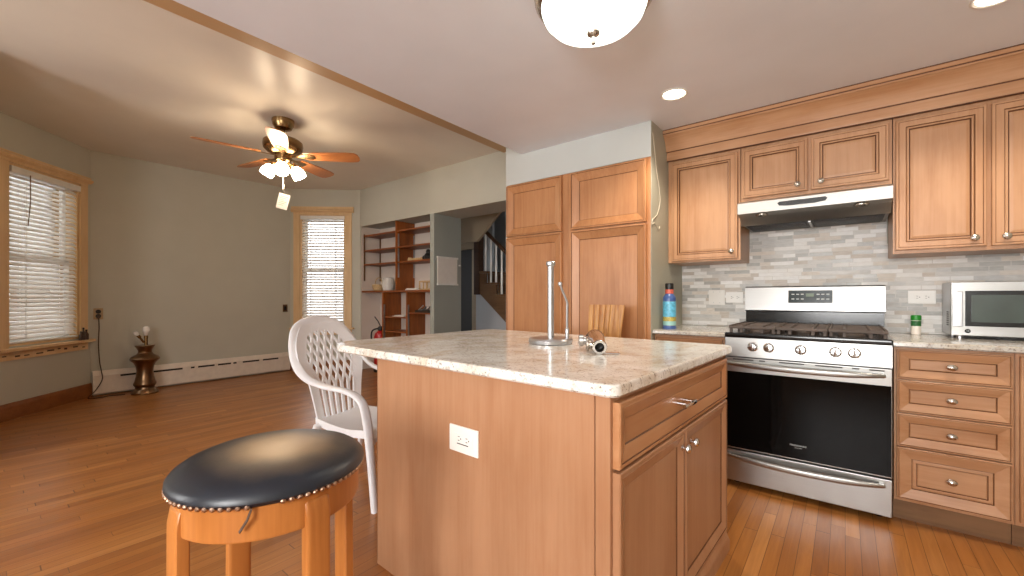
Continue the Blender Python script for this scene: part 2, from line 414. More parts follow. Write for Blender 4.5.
def text_mesh(name, body, size, mat, parent, M4, width=None):
    cu = bpy.data.curves.new('lettering', 'FONT'); cu.body = body; cu.size = size; cu.align_x = 'CENTER'; cu.align_y = 'CENTER'; cu.extrude = 0.0004
    o = bpy.data.objects.new('lettering', cu); COL.objects.link(o)
    dg = bpy.context.evaluated_depsgraph_get(); me = bpy.data.meshes.new_from_object(o.evaluated_get(dg))
    bpy.data.objects.remove(o); bpy.data.curves.remove(cu)
    if width:
        xs = [v.co.x for v in me.vertices]; s = width / (max(xs) - min(xs)); me.transform(Matrix.Diagonal((s, 1, 1, 1)))
    p = parent
    while p not in TM: p = p.parent
    me.transform(TM[p].inverted() @ M4); me.name = name
    me.materials.clear(); me.materials.append(M[mat])
    q = bpy.data.objects.new(name, me); COL.objects.link(q); q.parent = parent; return q
FACE_MY = Matrix.Rotation(R(90), 4, 'X')      # text facing -Y

# ================================================================ ROOM SHELL
CK, CDZ = 2.38, 2.88          # kitchen / dining ceiling heights
WY, DY = 3.60, 3.83           # stove wall, dining (bookcase) wall
PXL, PXR, PF = -2.33, -1.05, 2.89
b = BM(); box(b, (-7.6, -2.7, -0.1), (1.2, 7.4, 0)); structure('floor', b, 'floor', 'narrow orange oak strip floor running through both rooms', 'floor')
b = BM(); box(b, (-2.17, -2.6, CK), (1.2, 3.75, CK + 0.55)); structure('ceiling_kitchen', b, 'ceil_k', 'lower flat ceiling over the kitchen', 'ceiling')
b = BM(); box(b, (-7.6, -2.6, CDZ), (-2.17, 4.34, CDZ + 0.1)); structure('ceiling_dining', b, 'ceil_d', 'higher ceiling over the dining bay with the fan', 'ceiling')
b = BM(); box(b, (-3.14, -2.5, CDZ - 0.03), (-2.17, DY, CDZ)); structure('trim_1', b, 'beam', 'shallow tan beam between the two ceilings', 'beam')
# stove wall, right wall, wall behind the camera
b = BM(); box(b, (PXR, WY, 0), (1.02, WY + 0.15, CK)); structure('wall_stove', b, 'sidewall', 'wall behind the stove', 'wall')
b = BM(); box(b, (1.02, -2.6, 0), (1.15, WY + 0.15, CK)); structure('wall_right', b, 'sage')
def wall_with_holes(bm, x0, x1, z0, z1, holes, y0, y1):
    xs = sorted({x0, x1} | {h[0] for h in holes} | {h[1] for h in holes})
    for a, c in zip(xs[:-1], xs[1:]):
        hs = [h for h in holes if h[0] <= a + 1e-6 and h[1] >= c - 1e-6]
        if not hs: box(bm, (a, y0, z0), (c, y1, z1))
        else:
            h = hs[0]; box(bm, (a, y0, z0), (c, y1, h[2])); box(bm, (a, y0, h[3]), (c, y1, z1))
b = BM(); wall_with_holes(b, -4.6, 1.02, 0, 2.88, [(-3.95, -2.65, 0.75, 2.15), (-0.6, 0.7, 0.75, 2.15)], -2.65, -2.5); structure('wall_back', b, 'sage')
b = BM(); box(b, (-4.75, -2.65, 0), (-4.6, 0.0, CDZ)); box(b, (-6.14, -0.12, 0), (-4.6, 0.029, CDZ)); structure('wall_left', b, 'sage')
# bay back wall
b = BM(); box(b, (-7.1, 0.84, 0), (-6.94, 3.11, CDZ)); structure('wall_bay', b, 'sage', 'sage wall of the bay behind the heater', 'wall')
# diagonal bay walls with windows: local x along, y outward
def frame_matrix(p, q):
    d = (Vector(q) - Vector(p)).normalized(); n = Vector((-d.y, d.x, 0))
    return Matrix(((d.x, n.x, 0, p[0]), (d.y, n.y, 0, p[1]), (0, 0, 1, 0), (0, 0, 0, 1)))
def bay_window(idx, p, q, o0, o1, c0, c1, zs, zt, zcap0, zcap1, wide, blind_top, side, rod):
    T = frame_matrix(p, q); L = (Vector(q) - Vector(p)).length
    b = BM(); wall_with_holes(b, 0, L + 0.03, 0, CDZ, [(o0, o1, zs, zt)], 0, 0.16); b.transform(T); structure('wall_bay_' + side, b, 'sage')
    b = BM(); prism(b, [(0, 0), (-0.022, 0), (-0.022, 0.115), (-0.014, 0.13), (-0.012, 0.15), (0, 0.155)], 'x', 0.0, L); b.transform(T)
    structure('baseboard_' + side, b, 'baseboard')
    # window: frame, casings, stool, apron, sashes, glass
    b = BM()
    for x0, x1 in ((o0, o0 + 0.025), (o1 - 0.025, o1)): box(b, (x0, 0.0, zs), (x1, 0.15, zt))
    box(b, (o0, 0, zt - 0.025), (o1, 0.15, zt)); box(b, (o0, 0.0, zs), (o1, 0.15, zs + 0.02))
    b.transform(T); w = structure('window_%d' % idx, b, 'casing', 'window in the %s facet of the dining bay with pale wood casing' % side, 'window')
    for nm, x0, x1 in (('casing', c0, o0), ('casing', o1, c1)):
        b = BM(); box(b, (x0, -0.022, zs - 0.02), (x1, 0, zt), bev=0.004); b.transform(T); obj(nm, b, 'casing', w)
    b = BM(); box(b, (c0 - 0.0, -0.024, zt), (c1 + 0.0, 0, zcap0), bev=0.003)
    prism(b, [(0, zcap0), (-0.03, zcap0), (-0.055, zcap0 + 0.02), (-0.06, zcap0 + 0.035), (-0.035, zcap0 + 0.05), (-0.03, zcap1), (0, zcap1)], 'x', c0 - 0.03, c1 + 0.03)
    b.transform(T); obj('head_casing', b, 'casing', w)
    b = BM(); box(b, (c0 - 0.04, -0.075, zs - 0.045), (c1 + 0.04, 0.0, zs - 0.015), bev=0.006); b.transform(T); obj('stool', b, 'casing', w)
    b = BM(); prism(b, [(0, zs - 0.13), (-0.02, zs - 0.13), (-0.02, zs - 0.06), (-0.045, zs - 0.045), (0, zs - 0.045)], 'x', c0, c1)
    for i in range(9):
        x = c0 + 0.04 + (c1 - c0 - 0.12) * i / 8 + random.uniform(-.02, .02); l = random.uniform(.03, .085); z = zs - 0.095 + random.uniform(-.012, .012)
        box(b, (x, -0.0215, z), (x + l, -0.0195, z + random.uniform(.01, .022)), 1)
    b.transform(T); obj('apron', b, ['casing', 'plaster_chip'], w)
    zm = (zs + zt) / 2
    for nm, za, zb, y in (('upper_sash', zm - 0.02, zt - 0.025, 0.11), ('lower_sash', zs + 0.02, zm + 0.02, 0.075)):
        b = BM(); x0, x1 = o0 + 0.025, o1 - 0.025
        for a, c in ((x0, x0 + 0.045), (x1 - 0.045, x1)): box(b, (a, y, za), (c, y + 0.032, zb))
        box(b, (x0, y, za), (x1, y + 0.032, za + 0.045)); box(b, (x0, y, zb - 0.045), (x1, y + 0.032, zb))
        b.transform(T); s = obj(nm, b, 'white', w)
        b = BM(); box(b, (x0 + 0.04, y + 0.014, za + 0.04), (x1 - 0.04, y + 0.018, zb - 0.04)); b.transform(T); obj('glass_pane', b, 'glass', s)
    # the blind
    th = thing('window_blind', rod, 'blind', (T @ Vector(((o0 + o1) / 2, 0.03, zs)))[:], 0, 'white slatted blinds in the dining bay')
    x0, x1 = o0 + 0.012, o1 - 0.012
    b = BM(); box(b, (x0, -0.03, blind_top - 0.06), (x1, 0.05, blind_top), bev=0.004); b.transform(T); obj('headrail', b, 'white', th, world=True)
    b = BM(); z = blind_top - 0.085; tilt = R(43)
    while z > zs + 0.06:
        dy, dz = 0.025 * math.cos(tilt), 0.025 * math.sin(tilt)
        y = 0.022
        prism(b, [(y - dy, z - dz), (y, z + 0.004), (y + dy, z + dz), (y + dy, z + dz + 0.003), (y, z + 0.007), (y - dy, z - dz + 0.003)], 'x', x0 + 0.004, x1 - 0.004)
        z -= 0.0445
    b.transform(T); obj('slats', b, 'slat', th, world=True, angle=20)
    b = BM(); box(b, (x0 + 0.003, -0.004, zs + 0.022), (x1 - 0.003, 0.046, zs + 0.042), bev=0.004); b.transform(T); obj('bottom_rail', b, 'white', th, world=True)
    for fx in (0.22, 0.78):
        b = BM(); x = x0 + (x1 - x0) * fx
        for y in (-0.003, 0.047): box(b, (x - 0.004, y - 0.0006, zs + 0.03), (x + 0.004, y + 0.0006, blind_top - 0.05))
        b.transform(T); obj('ladder_cord', b, 'white', th, world=True)
    return T, th, x0, x1
AL, AR = (-6.0226, 0.0289, 0), (-6.94, 0.84, 0)
BL, BR = (-6.94, 3.11, 0), (-6.12, 3.83, 0)
T1, blind1, bx0, bx1 = bay_window(1, AL, AR, 0.24, 1.06, 0.14, 1.16, 0.69, 2.44, 2.47, 2.54, 1, 2.41, 'left', 'wide white slatted blind in the left bay window, dark wand hanging in front')
T2, blind2, cx0, cx1 = bay_window(2, BL, BR, 0.155, 0.865, 0.055, 0.965, 0.69, 2.47, 2.51, 2.60, 0, 2.455, 'right', 'narrow white slatted blind in the window beside the built-in shelves')
b = BM(); tube(b, [(bx0 + 0.18, -0.036, 2.36), (bx0 + 0.175, -0.04, 2.1), (bx0 + 0.155, -0.036, 1.86)], 0.005, 6); b.transform(T1); obj('tilt_wand', b, 'bronze', blind1, world=True)

# dining (bookcase) wall with niche, pier and doorway
HD = 2.29; DB = 4.34
b = BM()
box(b, (-6.4, DY, HD), (PXL, DB, CDZ)); box(b, (-6.3, DY, 0), (-6.1, DB, HD)); box(b, (-2.5, DY, 0), (PXL, DB, HD))
structure('wall_dining', b, 'sage', 'sage wall over the shelf niche and the doorway', 'wall')
b = BM(); box(b, (-6.1, 4.19, 0), (-4.43, DB, HD)); box(b, (-6.1, DY + 0.012, 0), (-6.095, 4.19, HD)); structure('wall_niche', b, 'nichewall', 'pale wall at the back of the shelf niche', 'wall')
b = BM(); box(b, (-4.43, DY, 0), (-4.35, DB, HD)); structure('wall_pier', b, 'pier', 'grey-green pier between the shelf niche and the doorway', 'wall')
# pantry enclosure
b = BM()
box(b, (PXL, PF, 2.135), (PXR - 0.003, WY + 0.1, CK)); box(b, (PXL, PF, CK), (-2.17, DY, CDZ)); box(b, (PXL - 0.012, PF, 0), (PXL, DY, CDZ))
structure('wall_pantry', b, 'pantrywall', 'pale wall over the tall pantry cabinets', 'wall')
b = BM(); box(b, (PXR - 0.003, PF - 0.001, 0), (PXR, WY + 0.1, CK)); structure('wall_pantry_side', b, 'sidewall', 'grey-green side wall between pantry and worktop', 'wall')
# hall beyond the doorway
b = BM(); box(b, (-6.6, 6.9, 0), (-1.6, 7.05, 4.0)); box(b, (-6.75, DB, 0), (-6.6, 7.05, 4.0)); box(b, (-1.75, DB, 0), (-1.6, 7.05, 4.0)); structure('wall_hall', b, 'hallwall')
b = BM(); prism(b, [(-6.6, HD - 0.01), (-6.6, 2.95), (-3.7, 2.95), (-3.65, 2.67), (-4.20, 2.53), (-4.73, 2.07), (-6.6, 2.07)], 'y', 5.08, 5.13)
box(b, (-6.7, 5.2, 2.95), (-1.6, 5.3, 4.1)); structure('wall_hall_upper', b, 'hallbeige', 'beige sloping wall over the stair opening', 'wall')
b = BM(); box(b, (-6.75, DB, 2.96), (-1.6, 5.2, 3.05)); box(b, (-6.75, 5.3, 4.0), (-1.6, 7.05, 4.1)); structure('ceiling_hall', b, 'ceil_d')
b = BM(); prism(b, [(-4.86, 0), (-4.86, 1.23), (-4.80, 1.26), (-3.3, 0.02), (-3.3, 0)], 'y', 5.2, 5.28); structure('wall_stair', b, 'hallwall', 'blue-grey wall panel under the stair', 'wall')
d = BM(); box(d, (-5.62, 5.62, 0), (-5.32, 5.66, 2.03)); od = structure('door_1', d, 'dark', 'inner doorway beside the stair, its shade put in as a dark panel', 'door')  # dark panel stands in for the shade inside the opening
for x0, x1 in ((-5.32, -5.22), (-6.1, -6.0)):
    b = BM(); box(b, (x0, 5.58, 0), (x1, 5.7, 2.03), bev=0.006); obj('door_casing', b, 'hallbeige', od)
b = BM(); box(b, (-6.15, 5.57, 2.03), (-5.17, 5.7, 2.17), bev=0.008); obj('head_casing', b, 'hallbeige', od)
b = BM(); box(b, (-6.0, 5.64, 0), (-5.62, 5.66, 2.03)); obj('shade_panel', b, 'dark', od)  # rest of the dark sheet standing in for the unlit opening
b = BM(); box(b, (-6.6, 5.66, 0), (-6.1, 5.72, 3.0)); box(b, (-5.22, 5.66, 0), (-4.9, 5.72, 3.0)); structure('wall_hall_door', b, 'hallwall')

# backsplash, heater board end
b = BM(); box(b, (PXR, WY - 0.008, 0.937), (1.02, WY, 1.50)); box(b, (-0.56, WY - 0.008, 1.50), (0.21, WY, 1.72))
structure('wall_backsplash', b, 'tile', 'grey and beige mosaic strip tile backsplash', 'backsplash')
# unseen windows added behind the camera to bring in frontal fill light
for i, x0 in ((3, -0.6), (4, -3.95)):
    x1 = x0 + 1.3
    b = BM()
    for a, c, e, f_ in ((x0, x0 + .05, .75, 2.15), (x1 - .05, x1, .75, 2.15), (x0, x1, .75, .8), (x0, x1, 2.1, 2.15), (x0, x1, 1.42, 1.47)): box(b, (a, -2.64, e), (c, -2.52, f_))
    w = structure('window_%d' % i, b, 'white')
    b = BM(); box(b, (x0 + .05, -2.6, .8), (x1 - .05, -2.596, 2.1)); obj('glass_pane', b, 'glass', w)

# ================================================================ KITCHEN CABINETS
CT = 0.935
def base_cab(label, x0, x1, fronts, yf=2.93):
    t = thing('base_cabinet', label, 'cabinet', ((x0 + x1) / 2, 3.27, 0))
    b = BM(); box(b, (x0, yf + 0.022, 0.115), (x1, 3.585, 0.904)); obj('body', b, 'maple', t, world=True)
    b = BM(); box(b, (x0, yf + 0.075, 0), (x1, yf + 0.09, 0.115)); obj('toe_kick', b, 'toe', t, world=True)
    for kind, a, c, z0, z1, kx in fronts:
        b = BM(); front(b, a, c, z0, z1, yf, 0.0215, {'drawer': DRAWER, 'deep': DEEP, 'door': MITRE}[kind])
        f = obj('door' if kind == 'door' else 'drawer', b, ['maple' if kind == 'door' else 'maple_x', 'glaze'], t, world=True, angle=5)
        b = BM(); knob(b, (kx if kx else (a + c) / 2, yf + (0.012 if kind != 'door' else 0.0), (z0 + z1) / 2 if kind != 'door' else z1 - 0.04), r=0.0155, oval=1.35); obj('knob', b, 'nickel', f, world=True)
    return t
base_cab('maple four-drawer base cabinet between the stove and the right edge', 0.2, 0.612,
         [('drawer', 0.210, 0.604, 0.744, 0.893, None), ('drawer', 0.210, 0.604, 0.573, 0.738, None), ('drawer', 0.210, 0.604, 0.400, 0.567, None), ('deep', 0.210, 0.604, 0.130, 0.394, None)])
base_cab('maple base cabinet door at the far right, under the microwave', 0.614, 1.018, [('door', 0.626, 1.008, 0.135, 0.890, 0.95)])
base_cab('narrow maple base cabinet left of the stove, beside the pantry side wall', PXR + 0.002, -0.6, [('drawer', -1.035, -0.612, 0.748, 0.890, None), ('door', -1.035, -0.612, 0.135, 0.736, -0.66)])
def slab(name, x0, x1, label):
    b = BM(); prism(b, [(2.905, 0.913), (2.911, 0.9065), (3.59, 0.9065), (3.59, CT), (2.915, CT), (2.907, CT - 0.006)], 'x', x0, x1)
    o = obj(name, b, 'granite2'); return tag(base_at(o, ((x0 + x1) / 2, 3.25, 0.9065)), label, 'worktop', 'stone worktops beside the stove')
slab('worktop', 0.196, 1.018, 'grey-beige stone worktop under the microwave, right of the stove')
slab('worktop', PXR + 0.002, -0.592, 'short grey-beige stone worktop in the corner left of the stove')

def wall_cab(label, x0, x1, z0, z1, doors, yf=3.222):
    t = thing('wall_cabinet', label, 'cabinet', ((x0 + x1) / 2, 3.4, z0))
    b = BM(); box(b, (x0, yf + 0.022, z0), (x1, 3.592, z1)); obj('body', b, 'maple', t, world=True)
    for a, c, e, f_, kx, kz in doors:
        b = BM(); front(b, a, c, e, f_, yf, 0.0215, FLAT); d = obj('door', b, ['maple', 'glaze'], t, world=True, angle=5)
        b = BM(); knob(b, (kx, yf, kz), r=0.018); obj('knob', b, 'nickel', d, world=True)
    return t
wall_cab('single-door maple wall cabinet left of the range hood', PXR + 0.002, -0.562, 1.415, 2.2, [(-1.02, -0.578, 1.428, 2.155, -0.612, 1.475)])
wall_cab('low two-door maple wall cabinet directly above the range hood', -0.558, 0.212, 1.805, 2.2, [(-0.545, -0.185, 1.83, 2.155, -0.235, 1.872), (-0.165, 0.198, 1.83, 2.155, -0.115, 1.872)])
wall_cab('tall two-door maple wall cabinet above the microwave', 0.216, 1.018, 1.405, 2.2, [(0.226, 0.576, 1.425, 2.155, 0.53, 1.468), (0.592, 0.95, 1.425, 2.155, 0.64, 1.468)])
# crown: flat fascia, step and cove up to the ceiling
b = BM(); prism(b, [(3.59, 2.2), (3.226, 2.2), (3.226, 2.178), (3.214, 2.176), (3.208, 2.186), (3.208, 2.238), (3.196, 2.244), (3.192, 2.258), (3.184, 2.27), (3.172, 2.300), (3.152, 2.326), (3.136, 2.338), (3.126, 2.340), (3.126, 2.352), (3.118, 2.356), (3.118, CK), (3.59, CK)], 'x', PXR + 0.001, 1.018)
o = structure('trim_2', b, 'maple_x', 'maple crown moulding running along the ceiling over the wall cabinets', 'crown moulding')
b = BM(); box(b, (PXR + 0.001, 3.200, 2.238), (1.018, 3.2085, 2.2445)); box(b, (PXR + 0.001, 3.121, 2.350), (1.018, 3.1275, 2.3555)); box(b, (PXR + 0.001, 3.1165, 2.374), (1.018, 3.119, 2.380)); box(b, (PXR + 0.001, 3.21, 2.174), (1.018, 3.226, 2.1775)); obj('glaze_line', b, 'glaze', o)

# pantry
def pantry(label, x0, x1, f0, f1):
    t = thing('pantry_cabinet', label, 'cabinet', ((x0 + x1) / 2, 3.2, 0), 0)
    b = BM(); box(b, (x0, PF + 0.002, 0), (x1, 3.5, 2.133)); obj('body', b, 'pantry', t, world=True)
    for z0, z1 in ((0.11, 1.672), (1.684, 2.122)):
        b = BM(); front(b, f0, f1, z0, z1, PF - 0.026, 0.0295, PANTRY); obj('door', b, ['pantry', 'glaze'], t, world=True, angle=5)
    return t
pantry('tall two-door maple pantry cabinet on the left, beside the doorway', PXL + 0.002, -1.712, -2.322, -1.762)
pantry('tall two-door maple pantry cabinet on the right, beside the grey-green side wall', -1.71, PXR - 0.004, -1.68, -1.08)

# ================================================================ RANGE
t = thing('gas_range', 'stainless steel gas range with black oven window', 'stove', (-0.197, 3.2, 0))
RX0, RX1 = -0.585, 0.19
b = BM(); box(b, (RX0, 2.93, 0.03), (RX1, 3.57, 0.91)); 
for x in (RX0 + 0.05, RX1 - 0.05):
    for y in (2.98, 3.5): lathe(b, [(0.018, 0), (0.018, 0.03)], (x, y, 0), 12)
obj('body', b, 'enamel', t, world=True)
b = BM(); box(b, (RX0, 2.885, 0.035), (RX1, 2.93, 0.225), bev=0.004); dr = obj('drawer', b, 'steel', t, world=True)
def arc_handle(z, sag, out, x0=RX0 + 0.012, x1=RX1 - 0.03, w=0.034, th=0.02):
    pts = []; 
    for i in range(21):
        u = i / 20; k = 1 - (2 * u - 1) ** 2
        pts.append((x0 + (x1 - x0) * u, 2.873 - out * k ** 0.6, z - sag * k))
    ws = [w * (0.55 + 0.45 * min(1, 5 * min(i, 20 - i) / 20 + 0.0)) for i in range(21)]
    b = BM(); sweep(b, pts, ws, th, (0, 1, 0), 14)
    for x in (x0 + 0.012, x1 - 0.012): box(b, (x - 0.012, 2.862, z - 0.012), (x + 0.012, 2.888, z + 0.012), bev=0.004)
    return b
obj('handle', arc_handle(0.196, 0.012, 0.038), 'steel', dr, world=True)
b = BM(); box(b, (RX0, 2.883, 0.235), (RX1, 2.93, 0.792), bev=0.004); od = obj('oven_door', b, 'steel', t, world=True)
b = BM(); box(b, (RX0 + 0.004, 2.8795, 0.243), (RX1 - 0.004, 2.884, 0.706), bev=0.0015); obj('window', b, 'ovenglass', od, world=True)
obj('handle', arc_handle(0.757, 0.006, 0.045), 'steel', od, world=True)
b = BM()
for x, l in ((-0.54, .11), (-0.40, .03), (-0.30, .12), (-0.13, .12), (0.03, .03), (0.10, .06)): b = BM(); box(b, (x, 2.8815, 0.778), (x + l, 2.8835, 0.785)); obj('vent_slot', b, 'dark', od, world=True)
text_mesh('brand_lettering', 'FRIGIDAIRE', 0.013, 'mark', od, Matrix.Translation((-0.208, 2.879, 0.319)) @ FACE_MY, 0.078)
text_mesh('brand_lettering', 'GALLERY', 0.007, 'mark', od, Matrix.Translation((-0.206, 2.879, 0.306)) @ FACE_MY, 0.036)
b = BM(); prism(b, [(2.93, 0.798), (2.884, 0.798), (2.884, 0.803), (2.892, 0.912), (2.93, 0.912)], 'x', RX0, RX1); cp = obj('control_panel', b, 'steel', t, world=True)
for x in (-0.435, -0.352, -0.196, -0.040, 0.040):
    b = BM(); d = Vector((0, -1, 0.07)); c = Vector((x, 2.888, 0.862))
    lathe(b, [(0.028, 0), (0.028, 0.004), (0.0245, 0.006), (0.022, 0.026), (0.019, 0.03), (0.001, 0.031)], c, 24, axis=zaxis(d))
    box(b, (x - 0.005, 2.850, 0.845), (x + 0.005, 2.866, 0.883), bev=0.003); obj('knob', b, 'chrome', cp, world=True)
b = BM(); box(b, (RX0 - 0.004, 2.885, 0.913), (RX1 + 0.004, 3.50, 0.943), bev=0.008); obj('cooktop', b, 'enamel', t, world=True)
for x, y, r in ((-0.42, 3.06, 0.045), (-0.42, 3.32, 0.036), (-0.197, 3.19, 0.055), (0.03, 3.06, 0.05), (0.03, 3.32, 0.036)):
    b = BM(); lathe(b, [(r * 1.2, 0.9425), (r * 1.2, 0.952), (r, 0.955), (r, 0.962), (0.001, 0.964)], (x, y, 0), 24); obj('burner', b, 'iron', t, world=True)
for gx0, gx1 in ((-0.572, -0.322), (-0.319, -0.075), (-0.072, 0.178)):
    b = BM(); z0, z1 = 0.966, 0.982
    for y in (2.93, 3.06, 3.19, 3.32, 3.45): box(b, (gx0, y - 0.006, z0), (gx1, y + 0.006, z1), bev=0.003)
    for x in (gx0 + 0.006, (gx0 + gx1) / 2 - .055, (gx0 + gx1) / 2 + .055, gx1 - 0.006): box(b, (x - 0.006, 2.93, z0), (x + 0.006, 3.45, z1 + 0.004), bev=0.003)
    for x in (gx0 + .012, (gx0 + gx1) / 2 - .055, (gx0 + gx1) / 2 + .055, gx1 - .012):
        for y in (2.935, 3.19, 3.445): box(b, (x - 0.008, y - 0.008, 0.9425), (x + 0.008, y + 0.008, z1), bev=0.002)
    obj('grate', b, 'iron', t, world=True)
b = BM(); box(b, (RX0 + 0.015, 3.50, 0.90), (RX1 + 0.004, 3.57, 1.075)); obj('back_panel', b, 'enamel', t, world=True)
b = BM(); prism(b, [(3.57, 1.06), (3.487, 1.06), (3.470, 1.068), (3.470, 1.09), (3.484, 1.228), (3.492, 1.236), (3.57, 1.236)], 'x', RX0 + 0.013, RX1 + 0.008)
bgd = obj('backguard', b, 'steel', t, world=True)
tl = Matrix.Translation((-0.185, 3.476, 1.163)) @ Matrix.Rotation(R(-5.8), 4, 'X')
b = BM(); box(b, (-0.122, -0.004, -0.043), (0.122, 0.004, 0.043), bev=0.003, mat=tl); scr = obj('display', b, 'screen', bgd, world=True)
b = BM()
for x in (-0.095, -0.068, -0.042, 0.045, 0.07, 0.097):
    for z in (-0.016, 0.016): b = BM(); box(b, (x - 0.008, -0.0052, z - 0.003), (x + 0.008, -0.0038, z + 0.003), mat=tl); obj('button', b, 'mark', scr, world=True)
b = BM(); box(b, (-0.022, -0.0052, 0.0), (0.022, -0.0038, 0.022), mat=tl); obj('readout', b, 'green_readout', scr, world=True)

# ================================================================ RANGE HOOD
t = thing('range_hood', 'stainless under-cabinet range hood above the stove', 'range hood', (-0.175, 3.4, 1.62))
HX0, HX1 = -0.552, 0.206
b = BM(); prism(b, [(3.585, 1.804), (3.215, 1.804), (3.10, 1.775), (3.088, 1.768), (3.088, 1.700), (3.10, 1.696), (3.168, 1.684), (3.222, 1.638), (3.228, 1.652), (3.56, 1.652), (3.585, 1.64)], 'x', HX0, HX1)
obj('body', b, 'steel_h', t, world=True)
b = BM(); prism(b, [(-0.33, 1.742), (-0.32, 1.752), (-0.09, 1.752), (-0.08, 1.742), (-0.09, 1.728), (-0.14, 1.722), (-0.27, 1.722), (-0.32, 1.728)], 'y', 3.084, 3.09); cs = obj('control_strip', b, 'black', t, world=True)
b = BM()
for i in range(6): b = BM(); box(b, (-0.305 + i * 0.036, 3.0825, 1.735), (-0.285 + i * 0.036, 3.0845, 1.741)); obj('button', b, 'filter', cs, world=True)
for x in (-0.42, 0.075):
    b = BM(); lathe(b, [(0.036, 0.006), (0.036, 0), (0.028, -0.003), (0.024, 0.001), (0.001, 0.002)], (x, 3.135, 1.686), 20); obj('hood_light', b, 'nickel', t, world=True)
for x0, x1 in ((-0.53, -0.185), (-0.165, 0.185)):
    b = BM(); box(b, (x0, 3.232, 1.640), (x1, 3.55, 1.652), bev=0.003)
    for i in range(16): box(b, (x0 + .01, 3.238 + i * 0.019, 1.637), (x1 - .01, 3.245 + i * 0.02, 1.641))
    obj('grease_filter', b, 'filter', t, world=True)
b = BM(); box(b, (-0.182, 3.234, 1.632), (-0.168, 3.55, 1.650), bev=0.002); obj('filter_latch', b, 'steel', t, world=True)

# ================================================================ MICROWAVE AND WORKTOP THINGS
t = thing('microwave', 'stainless microwave oven on the right worktop', 'microwave', (0.70, 3.44, CT))
x0, x1, y0, y1, z0, z1 = 0.457, 0.965, 3.325, 3.578, 0.952, 1.242
b = BM(); box(b, (x0, y0, z0), (x1, y1, z1), bev=0.005)
for x in (x0 + .04, x1 - .04):
    for y in (y0 + .03, y1 - .03): lathe(b, [(0.014, CT), (0.014, z0)], (x, y, 0), 12)
for i in range(7):
    for j in range(3): box(b, (x0 - 0.0008, y0 + .05 + j * .022, z0 + .05 + i * .012), (x0 + 0.001, y0 + .064 + j * .022, z0 + .056 + i * .012), 1)
obj('body', b, ['satin', 'dark'], t, world=True)
b = BM(); box(b, (x0, y0 - 0.022, z0), (x1, y0 - 0.001, z1), bev=0.004); d = obj('door', b, 'steel', t, world=True)
b = BM(); box(b, (x0 + 0.052, y0 - 0.025, z0 + 0.052), (x1 - 0.10, y0 - 0.020, z1 - 0.048), bev=0.0015); wn = obj('window_frame', b, 'enamel', d, world=True)
b = BM(); box(b, (x0 + 0.075, y0 - 0.0265, z0 + 0.075), (x1 - 0.12, y0 - 0.024, z1 - 0.07)); obj('window', b, 'mwglass', d, world=True)
b = BM(); box(b, (x0 + 0.004, y0 - 0.031, z0 + 0.05), (x0 + 0.044, y0 - 0.021, z1 - 0.05), bev=0.004); obj('handle', b, 'satin', d, world=True)
b = BM(); box(b, (x1 - 0.092, y0 - 0.025, z0 + 0.02), (x1 - 0.012, y0 - 0.020, z1 - 0.02), bev=0.0015); obj('control_panel', b, 'enamel', d, world=True)
b = BM(); lathe(b, [(0.0085, 0), (0.0085, 0.002), (0.011, 0.0025), (0.0115, 0.0), ], (x0 + 0.062, y0 - 0.0222, z0 + 0.026), 24, axis=zaxis((0, -1, 0))); bd = obj('badge', b, 'dark', d, world=True)
text_mesh('badge_lettering', 'GE', 0.010, 'mark', d, Matrix.Translation((x0 + 0.062, y0 - 0.0248, z0 + 0.026)) @ FACE_MY)

t = thing('spice_shaker', 'small shaker jar with a green cap beside the microwave', 'jar', (0.336, 3.50, CT))
b = BM(); lathe(b, [(0.020, 0.0), (0.0225, 0.003), (0.0225, 0.086), (0.019, 0.092)], n=24); j = obj('jar', b, 'salt', t)
b = BM(); lathe(b, [(0.0228, 0.052), (0.0232, 0.053), (0.0232, 0.082), (0.0228, 0.083)], n=24); obj('label', b, 'greenlabel', j)
b = BM(); lathe(b, [(0.0235, 0.086), (0.0243, 0.088), (0.0243, 0.112), (0.021, 0.117), (0.001, 0.118)], n=24); obj('cap', b, 'green', t)

t = thing('spray_can', 'blue aerosol can with a black cap in the worktop corner', 'spray can', (-0.985, 3.07, CT), R(20)); CANS = Matrix.Scale(1.22, 4)
b = BM(); lathe(b, [(0.036, 0), (0.038, 0.004), (0.038, 0.012), (0.0365, 0.014), (0.0365, 0.175), (0.034, 0.186), (0.024, 0.20), (0.022, 0.205), (0.022, 0.215)], n=28); b.transform(CANS); c = obj('can', b, 'blue', t)
b = BM(); lathe(b, [(0.0368, 0.02), (0.0372, 0.021), (0.0372, 0.045), (0.0372, 0.07), (0.0372, 0.14), (0.0372, 0.158), (0.0368, 0.159)], n=28, mlist=[1, 0, 1, 2, 2, 0, 0]); b.transform(CANS); obj('label', b, ['teal', 'yellow', 'skyblue'], c)
b = BM(); lathe(b, [(0.0235, 0.205), (0.024, 0.206), (0.024, 0.228), (0.0235, 0.229)], n=24); b.transform(CANS); obj('band', b, 'redband', t)
b = BM(); lathe(b, [(0.0232, 0.229), (0.0238, 0.231), (0.0235, 0.262), (0.020, 0.266), (0.001, 0.267)], n=24); box(b, (-0.004, -0.026, 0.24), (0.004, -0.0225, 0.252)); b.transform(CANS); obj('cap', b, 'black', t)

